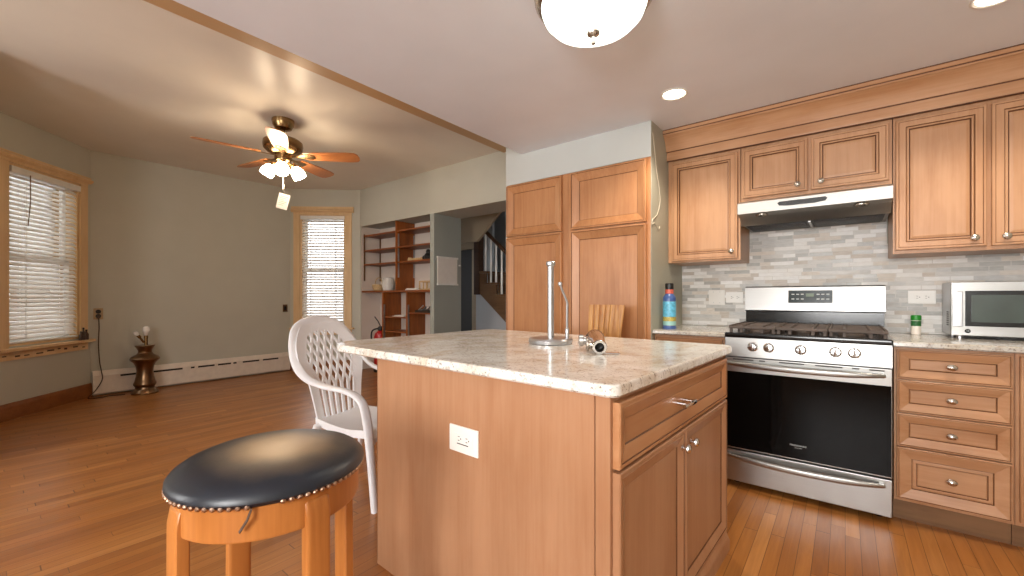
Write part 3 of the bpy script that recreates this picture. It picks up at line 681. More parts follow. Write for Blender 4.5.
# wall plates on the backsplash
def duplex(bm, c, flat=True, y=0.0, m=1):
    """two sockets side by side: slots and ground hole standing 0.5 mm proud of the face at y"""
    cx, cz = c
    for s in (-1, 1):
        px_, pz_ = (cx + s * 0.02, cz) if flat else (cx, cz + s * 0.02)
        for k in (-1, 1):
            if flat: box(bm, (px_ - 0.005, y - 0.0006, pz_ + k * 0.0065 - 0.001), (px_ + 0.004, y + 0.001, pz_ + k * 0.0065 + 0.001), m)
            else: box(bm, (px_ + k * 0.0065 - 0.001, y - 0.0006, pz_ - 0.004), (px_ + k * 0.0065 + 0.001, y + 0.001, pz_ + 0.005), m)
        if flat: box(bm, (px_ + 0.008, y - 0.0006, pz_ - 0.0022), (px_ + 0.012, y + 0.001, pz_ + 0.0022), m)
        else: box(bm, (px_ - 0.0022, y - 0.0006, pz_ - 0.012), (px_ + 0.0022, y + 0.001, pz_ - 0.008), m)
def outlet(x, z, w, h, label, flat=True, group=None, yw=WY - 0.008):
    t = thing('wall_outlet', label, 'outlet', (x, yw, z), 0, group)
    b = BM(); box(b, (-w / 2, -0.007, -h / 2), (w / 2, 0, h / 2), bev=0.0025); obj('plate', b, 'plate', t)
    b = BM(); box(b, (-0.034, -0.0085, -0.0165), (0.034, -0.006, 0.0165), bev=0.001); duplex(b, (0, 0), True, -0.0085); obj('receptacle', b, ['plate', 'dark'], t)
    return t
outlet(0.370, 1.160, 0.125, 0.082, 'white duplex outlet on the backsplash between stove and microwave', group='outlets on the backsplash')
outlet(-0.662, 1.158, 0.118, 0.082, 'white duplex outlet on the backsplash at the left edge of the stove', group='outlets on the backsplash')
t = thing('blank_wall_plate', 'square blank white wall plate on the backsplash above the short worktop', 'wall plate', (-0.787, WY - 0.008, 1.158))
b = BM(); box(b, (-0.058, -0.006, -0.058), (0.058, 0, 0.058), bev=0.0025); p = obj('plate', b, 'plate', t)
b = BM()
for sx in (-0.023, 0.023):
    for sz in (-0.042, 0.042): b = BM(); lathe(b, [(0.003, 0), (0.003, 0.0012), (0.001, 0.0016)], (sx, -0.006, sz), 10, axis=zaxis((0, -1, 0))); obj('screw', b, 'mark', p)
# white cord on the pantry side wall
b = BM(); tube(b, catmull([(-1.046, 2.905, 2.30), (-1.045, 2.94, 2.19), (-1.045, 2.98, 2.05), (-1.045, 3.035, 1.93), (-1.045, 3.05, 1.84), (-1.045, 2.99, 1.745), (-1.045, 2.905, 1.70), (-1.045, 2.895, 1.665), (-1.045, 2.95, 1.68), (-1.045, 3.02, 1.645), (-1.045, 3.05, 1.67)], 6), 0.0022, 6)
tag(base_at(obj('loose_wire', b, 'cordwhite'), (-1.05, 2.97, 1.66)), 'thin white wire hanging in a loop on the side wall beside the pantry', 'wire')

# ================================================================ ISLAND
IT = Matrix.Translation((-0.488, 1.042, 0)) @ Matrix.Rotation(R(-2.3), 4, 'Z')
t = thing('kitchen_island', 'maple kitchen island with a stone top in the foreground', 'kitchen island', (-0.488, 1.042, 0), R(-2.3))
IW, ID, IH = 1.117, 1.108, 0.899
b = BM(); box(b, (-IW + 0.004, 0.006, 0.0), (-0.004, ID, IH)); obj('body', b, 'island', t)
b = BM(); box(b, (-IW, 0.0, 0.0), (-0.048, 0.008, IH)); box(b, (-IW, 0, 0), (-IW + 0.006, ID, IH)); obj('side_panel', b, 'island', t)
b = BM(); box(b, (-0.045, -0.001, 0.0), (0, 0.02, IH), bev=0.002); obj('corner_stile', b, 'island', t)
b = BM(); box(b, (-0.02, 0.02, 0.0), (0.0, ID, 0.10)); box(b, (-0.02, 0.02, 0.87), (0, ID, IH)); box(b, (-0.02, ID - 0.03, 0), (0, ID, IH)); box(b, (-0.02, 0.02, 0.68), (0, ID, 0.71)); obj('face_frame', b, 'island', t)
b = BM(); prism(b, [(0.0, 0), (0.028, 0), (0.028, 0.045), (0.018, 0.065), (0.012, 0.085), (0, 0.09)], 'y', 0.0, ID); obj('base_moulding', b, 'island', t)
# fronts on the +x side: build facing -Y, then turn by 90 degrees (x -> y, -y -> +x)
TR = Matrix.Rotation(R(90), 4, 'Z')
ISL_D = [(0.003, 0, 0), (0.012, 0, 0), (0.0135, 0.003, 1), (0.017, 0.001, 0), (0.052, 0.011, 0), (0.055, 0.015, 1), (0.060, 0.014, 0)]
b = BM(); front(b, 0.012, ID - 0.02, 0.702, 0.880, -0.022, 0.0215, ISL_D); b.transform(TR); dr = obj('drawer', b, ['island_y', 'glaze'], t, angle=5)
b = BM()
for yy in (0.475, 0.535): tube(b, [(0.008, yy, 0.792), (0.045, yy, 0.792)], 0.0055, 10)
sweep(b, catmull([(0.044, 0.445, 0.788), (0.050, 0.475, 0.792), (0.052, 0.505, 0.793), (0.050, 0.535, 0.792), (0.044, 0.565, 0.788)], 4), 0.014, 0.014, (0, 0, 1), 10); obj('pull', b, 'chrome', dr, label='chrome bar pull on the island drawer')
for a, c, ky in ((0.012, 0.524, 0.487), (0.530, ID - 0.02, 0.572)):
    b = BM(); front(b, a, c, 0.098, 0.692, -0.022, 0.0215, ISL_D + [(0.066, 0.014, 0)]); b.transform(TR); dd = obj('door', b, ['island', 'glaze'], t, angle=5)
    b = BM(); knob(b, (0.022, ky, 0.636), (1, 0, 0), 0.0165); obj('knob', b, 'chrome', dd, label='round chrome knob')
b = BM(); box(b, (-0.635, -0.007, 0.612), (-0.490, 0.001, 0.705), bev=0.003, mat=None)
ol = obj('outlet', b, 'plate', t, label='white ground-fault outlet plate')
b = BM(); box(b, (-0.610, -0.0085, 0.637), (-0.515, -0.006, 0.680), bev=0.0012); duplex(b, (-0.5625, 0.662), True, -0.0085); box(b, (-0.592, -0.0092, 0.6425), (-0.535, -0.0075, 0.6455), 1); obj('receptacle', b, ['plate', 'dark'], ol)
# stone top with rounded corners and eased edge
def round_rect(x0, x1, y0, y1, r, n=8, ins=0.0):
    pts = []
    for (cx, cy, a0), rr in zip((((x1, y0), (x1, y1), (x0, y1), (x0, y0))[i] + (a,) for i, a in enumerate((-90, 0, 90, 180))), r):
        sx = -1 if cx == x1 else 1; sy = 1 if cy == y0 else -1
        ox, oy = cx + sx * rr, cy + sy * rr
        for k in range(n + 1):
            a = R(a0 + 90 * k / n); pts.append((ox + (rr - ins) * math.cos(a), oy + (rr - ins) * math.sin(a)))
    return pts
b = BM(); lo = []
for ins, z in ((0.006, 0.8995), (0.0, 0.9055), (0.0, 0.926), (0.003, 0.932), (0.010, 0.935)):
    lo.append([(x, y, z) for x, y in round_rect(-1.545, 0.032, -0.032, ID + 0.06, (0.035, 0.05, 0.09, 0.17), ins=ins)])
loft(b, lo); o = obj('island_worktop', b, 'granite'); o.location = (-0.488, 1.042, 0); o.rotation_euler = (0, 0, R(-2.3))
tag(o, 'pale speckled granite worktop on the kitchen island', 'worktop')

# things on the island
IZ = 0.935
t = thing('paper_towel_holder', 'empty metal paper towel holder standing on the island top', 'paper towel holder', (-1.13, 1.742, IZ), R(38))
b = BM(); lathe(b, [(0.100, 0), (0.106, 0.003), (0.108, 0.018), (0.104, 0.026), (0.090, 0.028), (0.001, 0.028)], n=48); obj('base', b, 'satin', t)
b = BM(); lathe(b, [(0.0155, 0.028), (0.0155, 0.375), (0.0185, 0.378), (0.0225, 0.383), (0.023, 0.395), (0.019, 0.400), (0.001, 0.401)], n=24); obj('post', b, 'satin', t)
b = BM(); ax = 0.080
lathe(b, [(0.009, 0.028), (0.010, 0.07), (0.007, 0.074)], (ax, 0.0, 0), 14); tube(b, catmull([(ax, 0, 0.07), (ax, 0, 0.16), (ax, 0, 0.20), (ax - 0.018, 0, 0.245), (ax - 0.032, 0, 0.282)], 5), 0.0058, 10)
lathe(b, [(0.001, -0.011), (0.009, -0.008), (0.011, 0), (0.009, 0.008), (0.001, 0.011)], (ax - 0.034, 0, 0.29), 14); obj('tension_arm', b, 'satin', t)
t = thing('pipe_fitting', 'short chrome plumbing fitting lying on the island top', 'pipe fitting', (-0.80, 1.60, IZ), R(0))
c0 = Vector((-0.075, 0.105, 0.043)); c1 = Vector((0.045, -0.085, 0.028)); ax_d = (c1 - c0).normalized(); Ln = (c1 - c0).length
b = BM(); lathe(b, [(0.022, 0), (0.040, 0.004), (0.042, 0.02), (0.038, 0.034), (0.036, 0.09), (0.031, Ln - .07), (0.0285, Ln - .022), (0.0295, Ln - .018), (0.0295, Ln - .004), (0.027, Ln), (0.0185, Ln), (0.018, Ln - .05), (0.001, Ln - .055)], c0, 32, axis=zaxis(ax_d), mlist=[0] * 10 + [1] * 3); obj('body', b, ['chrome', 'dark'], t)
b = BM(); s0 = c0 + ax_d * 0.06; lathe(b, [(0.018, 0.025), (0.018, 0.05), (0.026, 0.053), (0.026, 0.070), (0.018, 0.073), (0.001, 0.071)], s0, 20, axis=zaxis((-0.84, -0.5, 0.0))); obj('side_port', b, 'chrome', t)
b = BM(); s0 = c0 + ax_d * (Ln - 0.075); lathe(b, [(0.018, 0.02), (0.018, 0.036), (0.029, 0.039), (0.029, 0.046), (0.020, 0.049), (0.001, 0.047)], s0, 20, axis=zaxis((-0.84, -0.5, -0.02))); obj('side_cap', b, 'nickel', t)
b = BM(); sweep(b, [c1 + Vector((0.0, 0.012, -0.020)), c1 + Vector((0.03, 0.03, -0.023)), c1 + Vector((0.06, 0.05, -0.0235))], 0.018, 0.007, (0, 0, 1), 10); obj('lever', b, 'chrome', t)

# ================================================================ STOOL
def up(bm): bm.transform(Matrix.Translation((0, 0, 0.045))); return bm
SX, SY = -1.108, 0.456
t = thing('bar_stool', 'round bar stool with worn black leather seat and honey wood legs', 'stool', (SX, SY, 0), R(0))
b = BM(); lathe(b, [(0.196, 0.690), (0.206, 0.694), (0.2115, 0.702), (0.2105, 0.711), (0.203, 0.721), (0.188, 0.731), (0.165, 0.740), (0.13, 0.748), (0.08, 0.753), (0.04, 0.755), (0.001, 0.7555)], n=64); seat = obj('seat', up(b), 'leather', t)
b = BM()
N = 82
for i in range(N):
    a = 2 * PI * i / N
    dgr = math.degrees(a) % 360
    if 329 < dgr < 342: continue
    c = Vector((0.2065 * math.cos(a), 0.2065 * math.sin(a), 0.695))
    lathe(b, [(0.0062, -0.001), (0.0055, 0.003), (0.003, 0.0055), (0.0005, 0.006)], c, 8, axis=zaxis((math.cos(a), math.sin(a), -0.1)))
obj('nail_trim', up(b), 'nail', seat)
b = BM(); a0 = R(327); sweep(b, [(0.207 * math.cos(a0), 0.207 * math.sin(a0), 0.692), (0.212 * math.cos(a0 - .03), 0.212 * math.sin(a0 - .03), 0.672), (0.209 * math.cos(a0 - .1), 0.209 * math.sin(a0 - .1), 0.648)], 0.007, 0.003, (0, 1, 0), 8); obj('loose_strip', up(b), 'cordbrown', seat)
b = BM(); lathe(b, [(0.172, 0.62), (0.196, 0.62), (0.198, 0.625), (0.198, 0.6895), (0.172, 0.6895), (0.172, 0.62)], n=64, caps=False); obj('apron', up(b), 'stoolwood', t)
for dg in (273, 3, 93, 183):
    b = BM(); a = R(dg); rr = 0.180
    u = Vector((math.cos(a), math.sin(a), 0))
    pts = [u * (rr - 0.03) + Vector((0, 0, 0.729)), u * (rr - 0.006) + Vector((0, 0, 0.724)), u * (rr + 0.008) + Vector((0, 0, 0.710)), u * (rr + 0.012) + Vector((0, 0, 0.685)), u * (rr + 0.013) + Vector((0, 0, 0.5)), u * (rr + 0.015) + Vector((0, 0, 0.25)), u * (rr + 0.017)]
    th = [Vector((0, 0, 1)), (u + Vector((0, 0, 1))), u * 2 + Vector((0, 0, .6)), u, u, u, u]
    sweep(b, pts, 0.056, 0.03, th, 16, power=5); obj('leg', b, 'stoolwood', t)
a_ = [R(d) for d in (273, 3, 93, 183)]
for k in range(4):
    p, q = a_[k], a_[(k + 1) % 4]; z = 0.24 if k % 2 else 0.30; b = BM()
    tube(b, [(0.19 * math.cos(p), 0.19 * math.sin(p), z), (0.19 * math.cos(q), 0.19 * math.sin(q), z)], 0.011, 10); obj('stretcher', b, 'stoolwood', t)

# ================================================================ WHITE RESIN ARMCHAIR (local: faces +y)
def resin_chair(loc, rz):
    t = thing('plastic_armchair', 'white resin armchair with lattice back tucked against the island', 'chair', loc, rz)
    half = [(0.262, 0.285, 0.0), (0.270, 0.265, 0.30), (0.278, 0.245, 0.50), (0.283, 0.205, 0.600), (0.284, 0.10, 0.640), (0.284, -0.06, 0.652), (0.282, -0.19, 0.685), (0.276, -0.272, 0.765), (0.245, -0.305, 0.90), (0.165, -0.335, 1.00), (0.0, -0.348, 1.04)]
    hth = [(0, 1, 0.1), (0, 1, 0.1), (0.2, 1, 0.3), (0.1, 0.7, 0.8), (0, 0.1, 1), (0, 0.1, 1), (0.3, 0.6, 1), (0.5, 1, 0.3), (0.3, 1, 0.2), (0.1, 1, 0.2), (0, 1, 0.2)]
    hw = [0.035, 0.05, 0.055, 0.052, 0.05, 0.05, 0.052, 0.054, 0.055, 0.056, 0.056]
    pts = half + [(-x, y, z) for x, y, z in half[-2::-1]]
    ths = hth + [(-x, y, z) for x, y, z in hth[-2::-1]]; ws = hw + hw[-2::-1]
    P = catmull(pts, 6); TH = catmull(ths, 6); WS = [v.x for v in catmull([(w, 0, 0) for w in ws], 6)]
    P = [p - Vector((0, 0.24 * max(0, p.z - 0.66), 0.075 * max(0, p.z - 0.66))) for p in P]
    n = len(P); leg_n = 13
    tt = 0.028
    b = BM(); sweep(b, P[leg_n - 1:n - leg_n + 1], WS[leg_n - 1:n - leg_n + 1], tt, TH[leg_n - 1:n - leg_n + 1], 14); obj('arm_and_back_rim', b, 'plastic', t)
    b = BM(); sweep(b, P[:leg_n], WS[:leg_n], 0.034, TH[:leg_n], 14); obj('leg', b, 'plastic', t)
    b = BM(); sweep(b, P[n - leg_n:], WS[n - leg_n:], 0.034, TH[n - leg_n:], 14); obj('leg', b, 'plastic', t)
    for s in (-1, 1):
        b = BM(); sweep(b, [(s * 0.21, -0.19, 0.40), (s * 0.235, -0.26, 0.2), (s * 0.255, -0.32, 0.0)], [0.06, 0.05, 0.036], 0.03, (0, 1, 0), 12); obj('leg', b, 'plastic', t)
    # seat shell
    b = BM(); loops = []
    for i in range(15):
        v = i / 14; y = -0.235 + 0.50 * v
        w = 0.19 + 0.06 * min(1, v * 1.6); lp_t, lp_b = [], []
        for j in range(13):
            u = -1 + 2 * j / 12; z = 0.405 + 0.018 * u * u - 0.016 * math.sin(PI * v) + (0.01 if v < 0.9 else -0.03 * (v - 0.9) * 10)
            lp_t.append((u * w, y, z)); lp_b.append((u * w * 0.985, y, z - (0.012 if abs(u) < 0.9 else 0.045)))
        loops.append(lp_t + lp_b[::-1])
    loft(b, loops); obj('seat', b, 'plastic', t, angle=60)
    # back: curved surface y(x,z) with vertical slats below and a diamond lattice above
    def ysurf(x, z): return -0.232 - 0.112 * ((z - 0.41) / 0.63) + 0.62 * x * x * (0.6 + 0.4 * (z - 0.41) / 0.6)
    def hwid(z):
        if z < 0.66: return 0.150 + (z - 0.41) * 0.12
        k = min(1, (z - 0.66) / 0.33); return (0.18 + 0.02 * math.sin(k * PI)) * math.sqrt(max(0, 1 - k ** 3.0))
    b = BM()
    def strip(p, q, w):
        pts = []
        for i in range(9):
            u = i / 8; x, z = p[0] + (q[0] - p[0]) * u, p[1] + (q[1] - p[1]) * u; pts.append((x, ysurf(x, z), z))
        sweep(b, pts, w, 0.012, (0, 1, 0), 8, power=5)
    oh = [(0.185, 0.41), (0.200, 0.52), (0.225, 0.64), (0.262, 0.75), (0.264, 0.82), (0.238, 0.905), (0.165, 0.995), (0.085, 1.03), (0, 1.038)]
    ih = [(0.128, 0.43), (0.140, 0.52), (0.156, 0.63), (0.174, 0.72), (0.182, 0.79), (0.170, 0.87), (0.125, 0.932), (0.065, 0.956), (0, 0.963)]
    full = lambda h: [v for v in catmull([(x, 0, z) for x, z in h] + [(-x, 0, z) for x, z in h[-2::-1]], 5)]
    sec = []
    for o_, i_ in zip(full(oh), full(ih)):
        m_ = (o_ + i_) / 2; f_ = lambda v, d: (v.x, ysurf(v.x, v.z) + d, v.z)
        sec.append([f_(o_, 0.004), f_(m_, 0.004), f_(i_, 0.005), f_(i_, -0.006), f_(m_, -0.008), f_(o_, -0.008)])
    loft(b, sec)
    for i in range(7):
        x = (-1 + 2 * i / 6); strip((x * 0.14, 0.415), (x * 0.165, 0.62), 0.026)
    # lattice: two families of slanting strips clipped to the opening
    for sgn in (-1, 1):
        for k in range(-9, 10):
            off = k * 0.058; seg = []
            for i in range(41):
                z = 0.60 + 0.385 * i / 40; x = off + sgn * (z - 0.60) * 0.45
                if abs(x) <= hwid(z) + 0.01: seg.append((x, z))
            if len(seg) > 3: strip(seg[0], seg[-1], 0.019)
    for v in b.verts:
        k_ = max(0, v.co.z - 0.66); v.co.y -= 0.24 * k_; v.co.z -= 0.075 * k_
    obj('lattice_back', b, 'plastic', t, angle=50)
    return t
resin_chair((-2.328, 1.505, 0), R(-76)).scale = (0.95, 1, 1)

# ================================================================ WOODEN CHAIR behind the island
t = thing('wooden_chair', 'golden wood chair with a fanned slat back behind the island', 'chair', (-1.285, 2.475, 0), 0)
b = BM(); box(b, (-0.2, -0.21, 0.43), (0.2, 0.2, 0.46), bev=0.01); obj('seat', b, 'chairwood', t)
for x, y in ((-0.165, -0.18), (0.165, -0.18), (-0.15, 0.17), (0.15, 0.17)):
    b = BM(); tube(b, [(x, y, 0.432), (x * 1.05, y * 1.05, 0.2), (x * 1.12, y * 1.12, 0)], [0.02, 0.021, 0.014], 12); obj('leg', b, 'chairwood', t)
b = BM()
for y in (-0.19, 0.18): b = BM(); tube(b, [(-0.17, y, 0.2), (0.17, y, 0.2)], 0.010, 10); obj('stretcher', b, 'chairwood', t)
for i in range(7):
    u = -1 + 2 * i / 6; b = BM(); pts, w = [], []
    for k in range(13):
        v = k / 12; z = 0.455 + v * 0.652
        x = (0.088 + 0.025 * v) * u + 0.008 * math.sin(v * 7 + 0.6) - 0.006; y = 0.165 + 0.05 * v + 0.012 * math.sin(v * 5) + 0.03 * (1 - u * u)
        pts.append((x, y, z)); w.append((0.0285 + 0.0085 * v))
    sweep(b, pts, w, 0.014, (0, 1, 0), 10, power=4); obj('back_slat', b, 'chairwood', t)

# ================================================================ CEILING LIGHTS
t = thing('ceiling_light', 'round frosted glass flush ceiling light over the kitchen', 'ceiling light', (-0.79, 1.53, CK))
b = BM(); lathe(b, [(0.212, 0), (0.216, -0.012), (0.212, -0.035), (0.200, -0.052), (0.186, -0.058), (0.182, -0.04)], n=56); b.transform(Matrix.Diagonal((1.1, 1.1, 1, 1))); obj('pan', b, 'nickel', t)
b = BM(); lathe(b, [(0.190, -0.052), (0.188, -0.070), (0.178, -0.10), (0.155, -0.128), (0.118, -0.150), (0.07, -0.162), (0.002, -0.166)], n=56); b.transform(Matrix.Diagonal((1.1, 1.1, 0.95, 1))); obj('glass_shade', b, 'dome', t)
b = BM(); lathe(b, [(0.024, -0.160), (0.026, -0.165), (0.024, -0.170), (0.012, -0.174), (0.007, -0.180), (0.007, -0.200), (0.009, -0.203), (0.009, -0.207), (0.001, -0.212)], n=24); obj('finial', b, 'nickel', t)
for i, (x, y, lab) in enumerate(((-0.806, 2.598, 'small round recessed ceiling light in front of the left wall cabinet'), (0.483, 2.552, 'round recessed ceiling light at the top right edge of the view'))):
    t = thing('recessed_light', lab, 'ceiling light', (x, y, CK), 0, 'recessed kitchen lights')
    b = BM(); lathe(b, [(0.078, 0), (0.078, -0.004), (0.070, -0.007), (0.062, -0.003), (0.062, -0.0005)], n=40); obj('trim_ring', b, 'white', t)
    b = BM(); lathe(b, [(0.0625, -0.0005), (0.0615, -0.002), (0.001, -0.0025)], n=40); obj('lens', b, 'can', t)
    spot('recessed_lamp', (x, y, CK - 0.02), 46, (1.0, 0.88, 0.72))

# ================================================================ CEILING FAN
FZ = 2.53
t = thing('ceiling_fan', 'five-blade wooden ceiling fan with three lit glass shades', 'ceiling fan', (-4.29, 1.855, CDZ))
zc = -CDZ
b = BM(); lathe(b, [(0.098, 0), (0.100, -0.015), (0.094, -0.05), (0.075, -0.085), (0.045, -0.10), (0.03, -0.105)], n=36); obj('canopy', b, 'brass', t)
b = BM(); lathe(b, [(0.016, -0.10), (0.016, -0.19)], n=16); obj('downrod', b, 'brass', t)
b = BM(); lathe(b, [(0.04, -0.175), (0.09, -0.185), (0.15, -0.195), (0.172, -0.215), (0.176, -0.25), (0.170, -0.285), (0.14, -0.315), (0.10, -0.335), (0.085, -0.34)], n=40); obj('motor_housing', b, 'brass', t)
for dg in (43, 116, 188, 260, 332):
    A = Matrix.Translation((0, 0, -0.347)) @ Matrix.Rotation(R(dg), 4, 'Z') @ Matrix.Rotation(R(-12), 4, 'X')
    b = BM(); out = [(0.20, -0.055), (0.25, -0.064), (0.45, -0.078), (0.62, -0.086), (0.69, -0.076), (0.715, -0.05), (0.722, 0.0), (0.715, 0.05), (0.69, 0.076), (0.62, 0.086), (0.45, 0.078), (0.25, 0.064), (0.20, 0.055)]
    prism(b, out, 'z', -0.004, 0.004); b.transform(A); bl = obj('blade', b, 'bladewood', t)
    b = BM(); prism(b, [(0.075, -0.018), (0.14, -0.014), (0.19, -0.034), (0.27, -0.044), (0.30, -0.02), (0.30, 0.02), (0.27, 0.044), (0.19, 0.034), (0.14, 0.014), (0.075, 0.018)], 'z', -0.010, -0.0045); b.transform(A); obj('blade_bracket', b, 'brass', bl)
b = BM(); lathe(b, [(0.07, -0.34), (0.078, -0.365), (0.07, -0.40), (0.045, -0.42), (0.05, -0.44), (0.04, -0.46), (0.012, -0.475), (0.001, -0.478)], n=30); kit = obj('light_kit', b, 'brass', t)
for dg in (236, 332, 68):
    a = R(dg); u = Vector((math.cos(a), math.sin(a), 0)); c = u * 0.085 + Vector((0, 0, -0.43)); d = (u * 0.58 + Vector((0, 0, -1))).normalized()
    b = BM(); tube(b, [u * 0.04 + Vector((0, 0, -0.41)), c], 0.012, 10); lathe(b, [(0.02, -0.012), (0.03, 0), (0.03, 0.025), (0.024, 0.028)], c, 20, axis=zaxis(d)); am = obj('lamp_holder', b, 'brass', kit)
    b = BM(); lathe(b, [(0.027, 0.022), (0.044, 0.042), (0.057, 0.072), (0.062, 0.102), (0.058, 0.132), (0.046, 0.132), (0.001, 0.118)], c, 28, axis=zaxis(d)); obj('lamp_shade', b, 'shade', t, label='lit white glass shade')
b = BM(); tube(b, [(0, 0, -0.47), (0.002, 0, -0.62)], 0.0035, 6); lathe(b, [(0.001, -0.62), (0.010, -0.625), (0.011, -0.64), (0.007, -0.655), (0.010, -0.67), (0.001, -0.685)], (0.002, 0, 0), 12); ch = obj('pull_chain', b, 'cordwhite', t)
b = BM(); tg = Matrix.Translation((0.0, 0.0, -0.79)) @ Matrix.Rotation(R(66), 4, 'Z') @ Matrix.Rotation(R(12), 4, 'Y')
box(b, (-0.048, -0.0008, -0.075), (0.048, 0.0008, 0.075), mat=tg)
for i in range(6): box(b, (-0.038, -0.0013, 0.045 - i * 0.017), (0.03 - 0.012 * (i % 3), 0.0013, 0.049 - i * 0.017), 1, mat=tg)
tube(b, [(0.002, 0, -0.68), tg @ Vector((0.01, 0, 0.072))], 0.0015, 5); obj('paper_tag', b, ['paper', 'ivory'], t, label='white paper tag hanging from the chain')

# ================================================================ DINING BAY THINGS
t = thing('baseboard_heater', 'long low cream baseboard heater along the bay wall', 'heater', (-6.94, 1.96, 0))
b = BM(); prism(b, [(-6.94, 0.018), (-6.885, 0.018), (-6.872, 0.03), (-6.872, 0.235), (-6.90, 0.275), (-6.905, 0.288), (-6.94, 0.288)], 'y', 0.90, 2.98); obj('cover', b, 'heater', t, world=True)
for y0, y1 in ((0.852, 0.90), (2.98, 3.075)):
    b = BM(); prism(b, [(-6.94, 0.012), (-6.883, 0.012), (-6.868, 0.03), (-6.868, 0.237), (-6.897, 0.279), (-6.902, 0.291), (-6.94, 0.291)], 'y', y0, y1); obj('end_cap', b, 'heater', t, world=True)
b = BM()
for y0, y1 in ((1.09, 1.33), (1.37, 1.70), (1.79, 1.83), (1.87, 2.06), (2.10, 2.26), (2.29, 2.33), (2.41, 2.63), (2.68, 2.90)): b = BM(); box(b, (-6.8735, y0, 0.205), (-6.8710, y1, 0.228)); obj('vent_slot', b, 'dark', t, world=True)
t = thing('table_lamp', 'bronze vase-shaped lamp without a shade standing on the floor', 'lamp', (-6.66, 1.277, 0))
b = BM(); lathe(b, [(0.150, 0), (0.152, 0.012), (0.140, 0.035), (0.108, 0.060), (0.104, 0.078), (0.124, 0.105), (0.126, 0.12), (0.112, 0.15), (0.097, 0.21), (0.091, 0.27), (0.100, 0.325), (0.122, 0.37), (0.160, 0.402), (0.165, 0.418), (0.150, 0.440), (0.095, 0.470), (0.076, 0.492), (0.076, 0.515), (0.092, 0.545), (0.112, 0.572), (0.110, 0.58), (0.06, 0.58), (0.001, 0.575)], n=40); b.transform(Matrix.Diagonal((0.87, 0.87, 1, 1))); obj('base', b, 'bronze', t)
b = BM(); lathe(b, [(0.018, 0.57), (0.018, 0.66), (0.021, 0.662), (0.021, 0.69), (0.016, 0.695)], (0, 0.01, 0), 16); lathe(b, [(0.012, 0.0), (0.012, 0.07), (0.019, 0.075), (0.019, 0.11)], (0, -0.01, 0.61), 14, axis=zaxis((0.1, -0.5, 0.8))); obj('socket', b, 'brass', t)
b = BM(); lathe(b, [(0.014, 0.69), (0.018, 0.71), (0.034, 0.745), (0.038, 0.765), (0.032, 0.79), (0.016, 0.803), (0.001, 0.806)], (0, 0.01, 0), 20); obj('bulb', b, 'bulbglass', t)
b = BM(); d = Vector((0.1, -0.5, 0.8)).normalized(); lathe(b, [(0.013, 0.10), (0.017, 0.12), (0.023, 0.14), (0.018, 0.16), (0.001, 0.167)], Vector((0, -0.01, 0.61)), 16, axis=zaxis(d)); obj('bulb', b, 'bulbglass', t)
def bay_plate(name, y, z, label, cat):
    t = thing(name, label, cat, (-6.94, y, z), R(90)); return t
t = thing('wall_outlet', 'old brown wall outlet in the bay corner with a cord plugged in', 'outlet', (-6.94, 0.905, 0.962))
b = BM(); box(b, (0, -0.042, -0.066), (0.006, 0.042, 0.066), bev=0.002); obj('plate', b, 'ivory', t)
b = BM()
for z in (-0.026, 0.026): lathe(b, [(0.024, 0.004), (0.024, 0.009), (0.02, 0.011), (0.001, 0.0115)], (0, 0, z), 18, axis=zaxis((1, 0, 0)))
obj('receptacle', b, 'black', t)
b = BM(); box(b, (-6.929, 0.890, 0.91), (-6.905, 0.920, 0.945), bev=0.005)
tube(b, catmull([(-6.91, 0.905, 0.915), (-6.905, 0.908, 0.80), (-6.905, 0.903, 0.60), (-6.895, 0.912, 0.40), (-6.86, 0.922, 0.29), (-6.855, 0.928, 0.19), (-6.84, 0.87, 0.075), (-6.77, 0.80, 0.008), (-6.73, 0.88, 0.006), (-6.76, 0.98, 0.006), (-6.73, 1.05, 0.006), (-6.71, 1.105, 0.008)], 6), 0.0055, 6)
tag(base_at(obj('lamp_cord', b, 'cordbrown'), (-6.76, 0.95, 0)), 'brown lamp cord running from the bay outlet down to the floor', 'cord')
t = thing('light_switch', 'small dark switch plate on the bay wall beside the narrow window', 'switch', (-6.94, 3.03, 0.985))
b = BM(); box(b, (0, -0.036, -0.058), (0.006, 0.036, 0.058), bev=0.002); obj('plate', b, 'bronze', t)
b = BM(); box(b, (0.004, -0.017, -0.03), (0.009, 0.017, 0.03), bev=0.002); box(b, (0.008, -0.006, 0.0), (0.016, 0.006, 0.018), bev=0.002); obj('toggle', b, 'black', t)
# little dark bottles on the left window stool
for i, (s, h, r, lab) in enumerate(((1.02, 0.10, 0.017, 'short dark bottle on the left window sill nearest the glass'), (1.056, 0.14, 0.018, 'tallest dark bottle on the left window sill, middle of three'), (1.096, 0.115, 0.021, 'squat dark bottle at the outer end of the left window sill'))):
    p = T1 @ Vector((s, -0.048, 0.675)); t = thing('bottle', lab, 'bottle', p[:], 0, 'dark bottles on the window sill')
    b = BM(); lathe(b, [(r * 0.9, 0), (r, 0.004), (r, h * 0.55), (r * 0.45, h * 0.72), (r * 0.4, h * 0.9)], n=16); obj('body', b, 'cordbrown', t)
    b = BM(); lathe(b, [(r * 0.5, h * 0.88), (r * 0.52, h * 0.98), (0.001, h)], n=12); obj('cap', b, 'black', t)

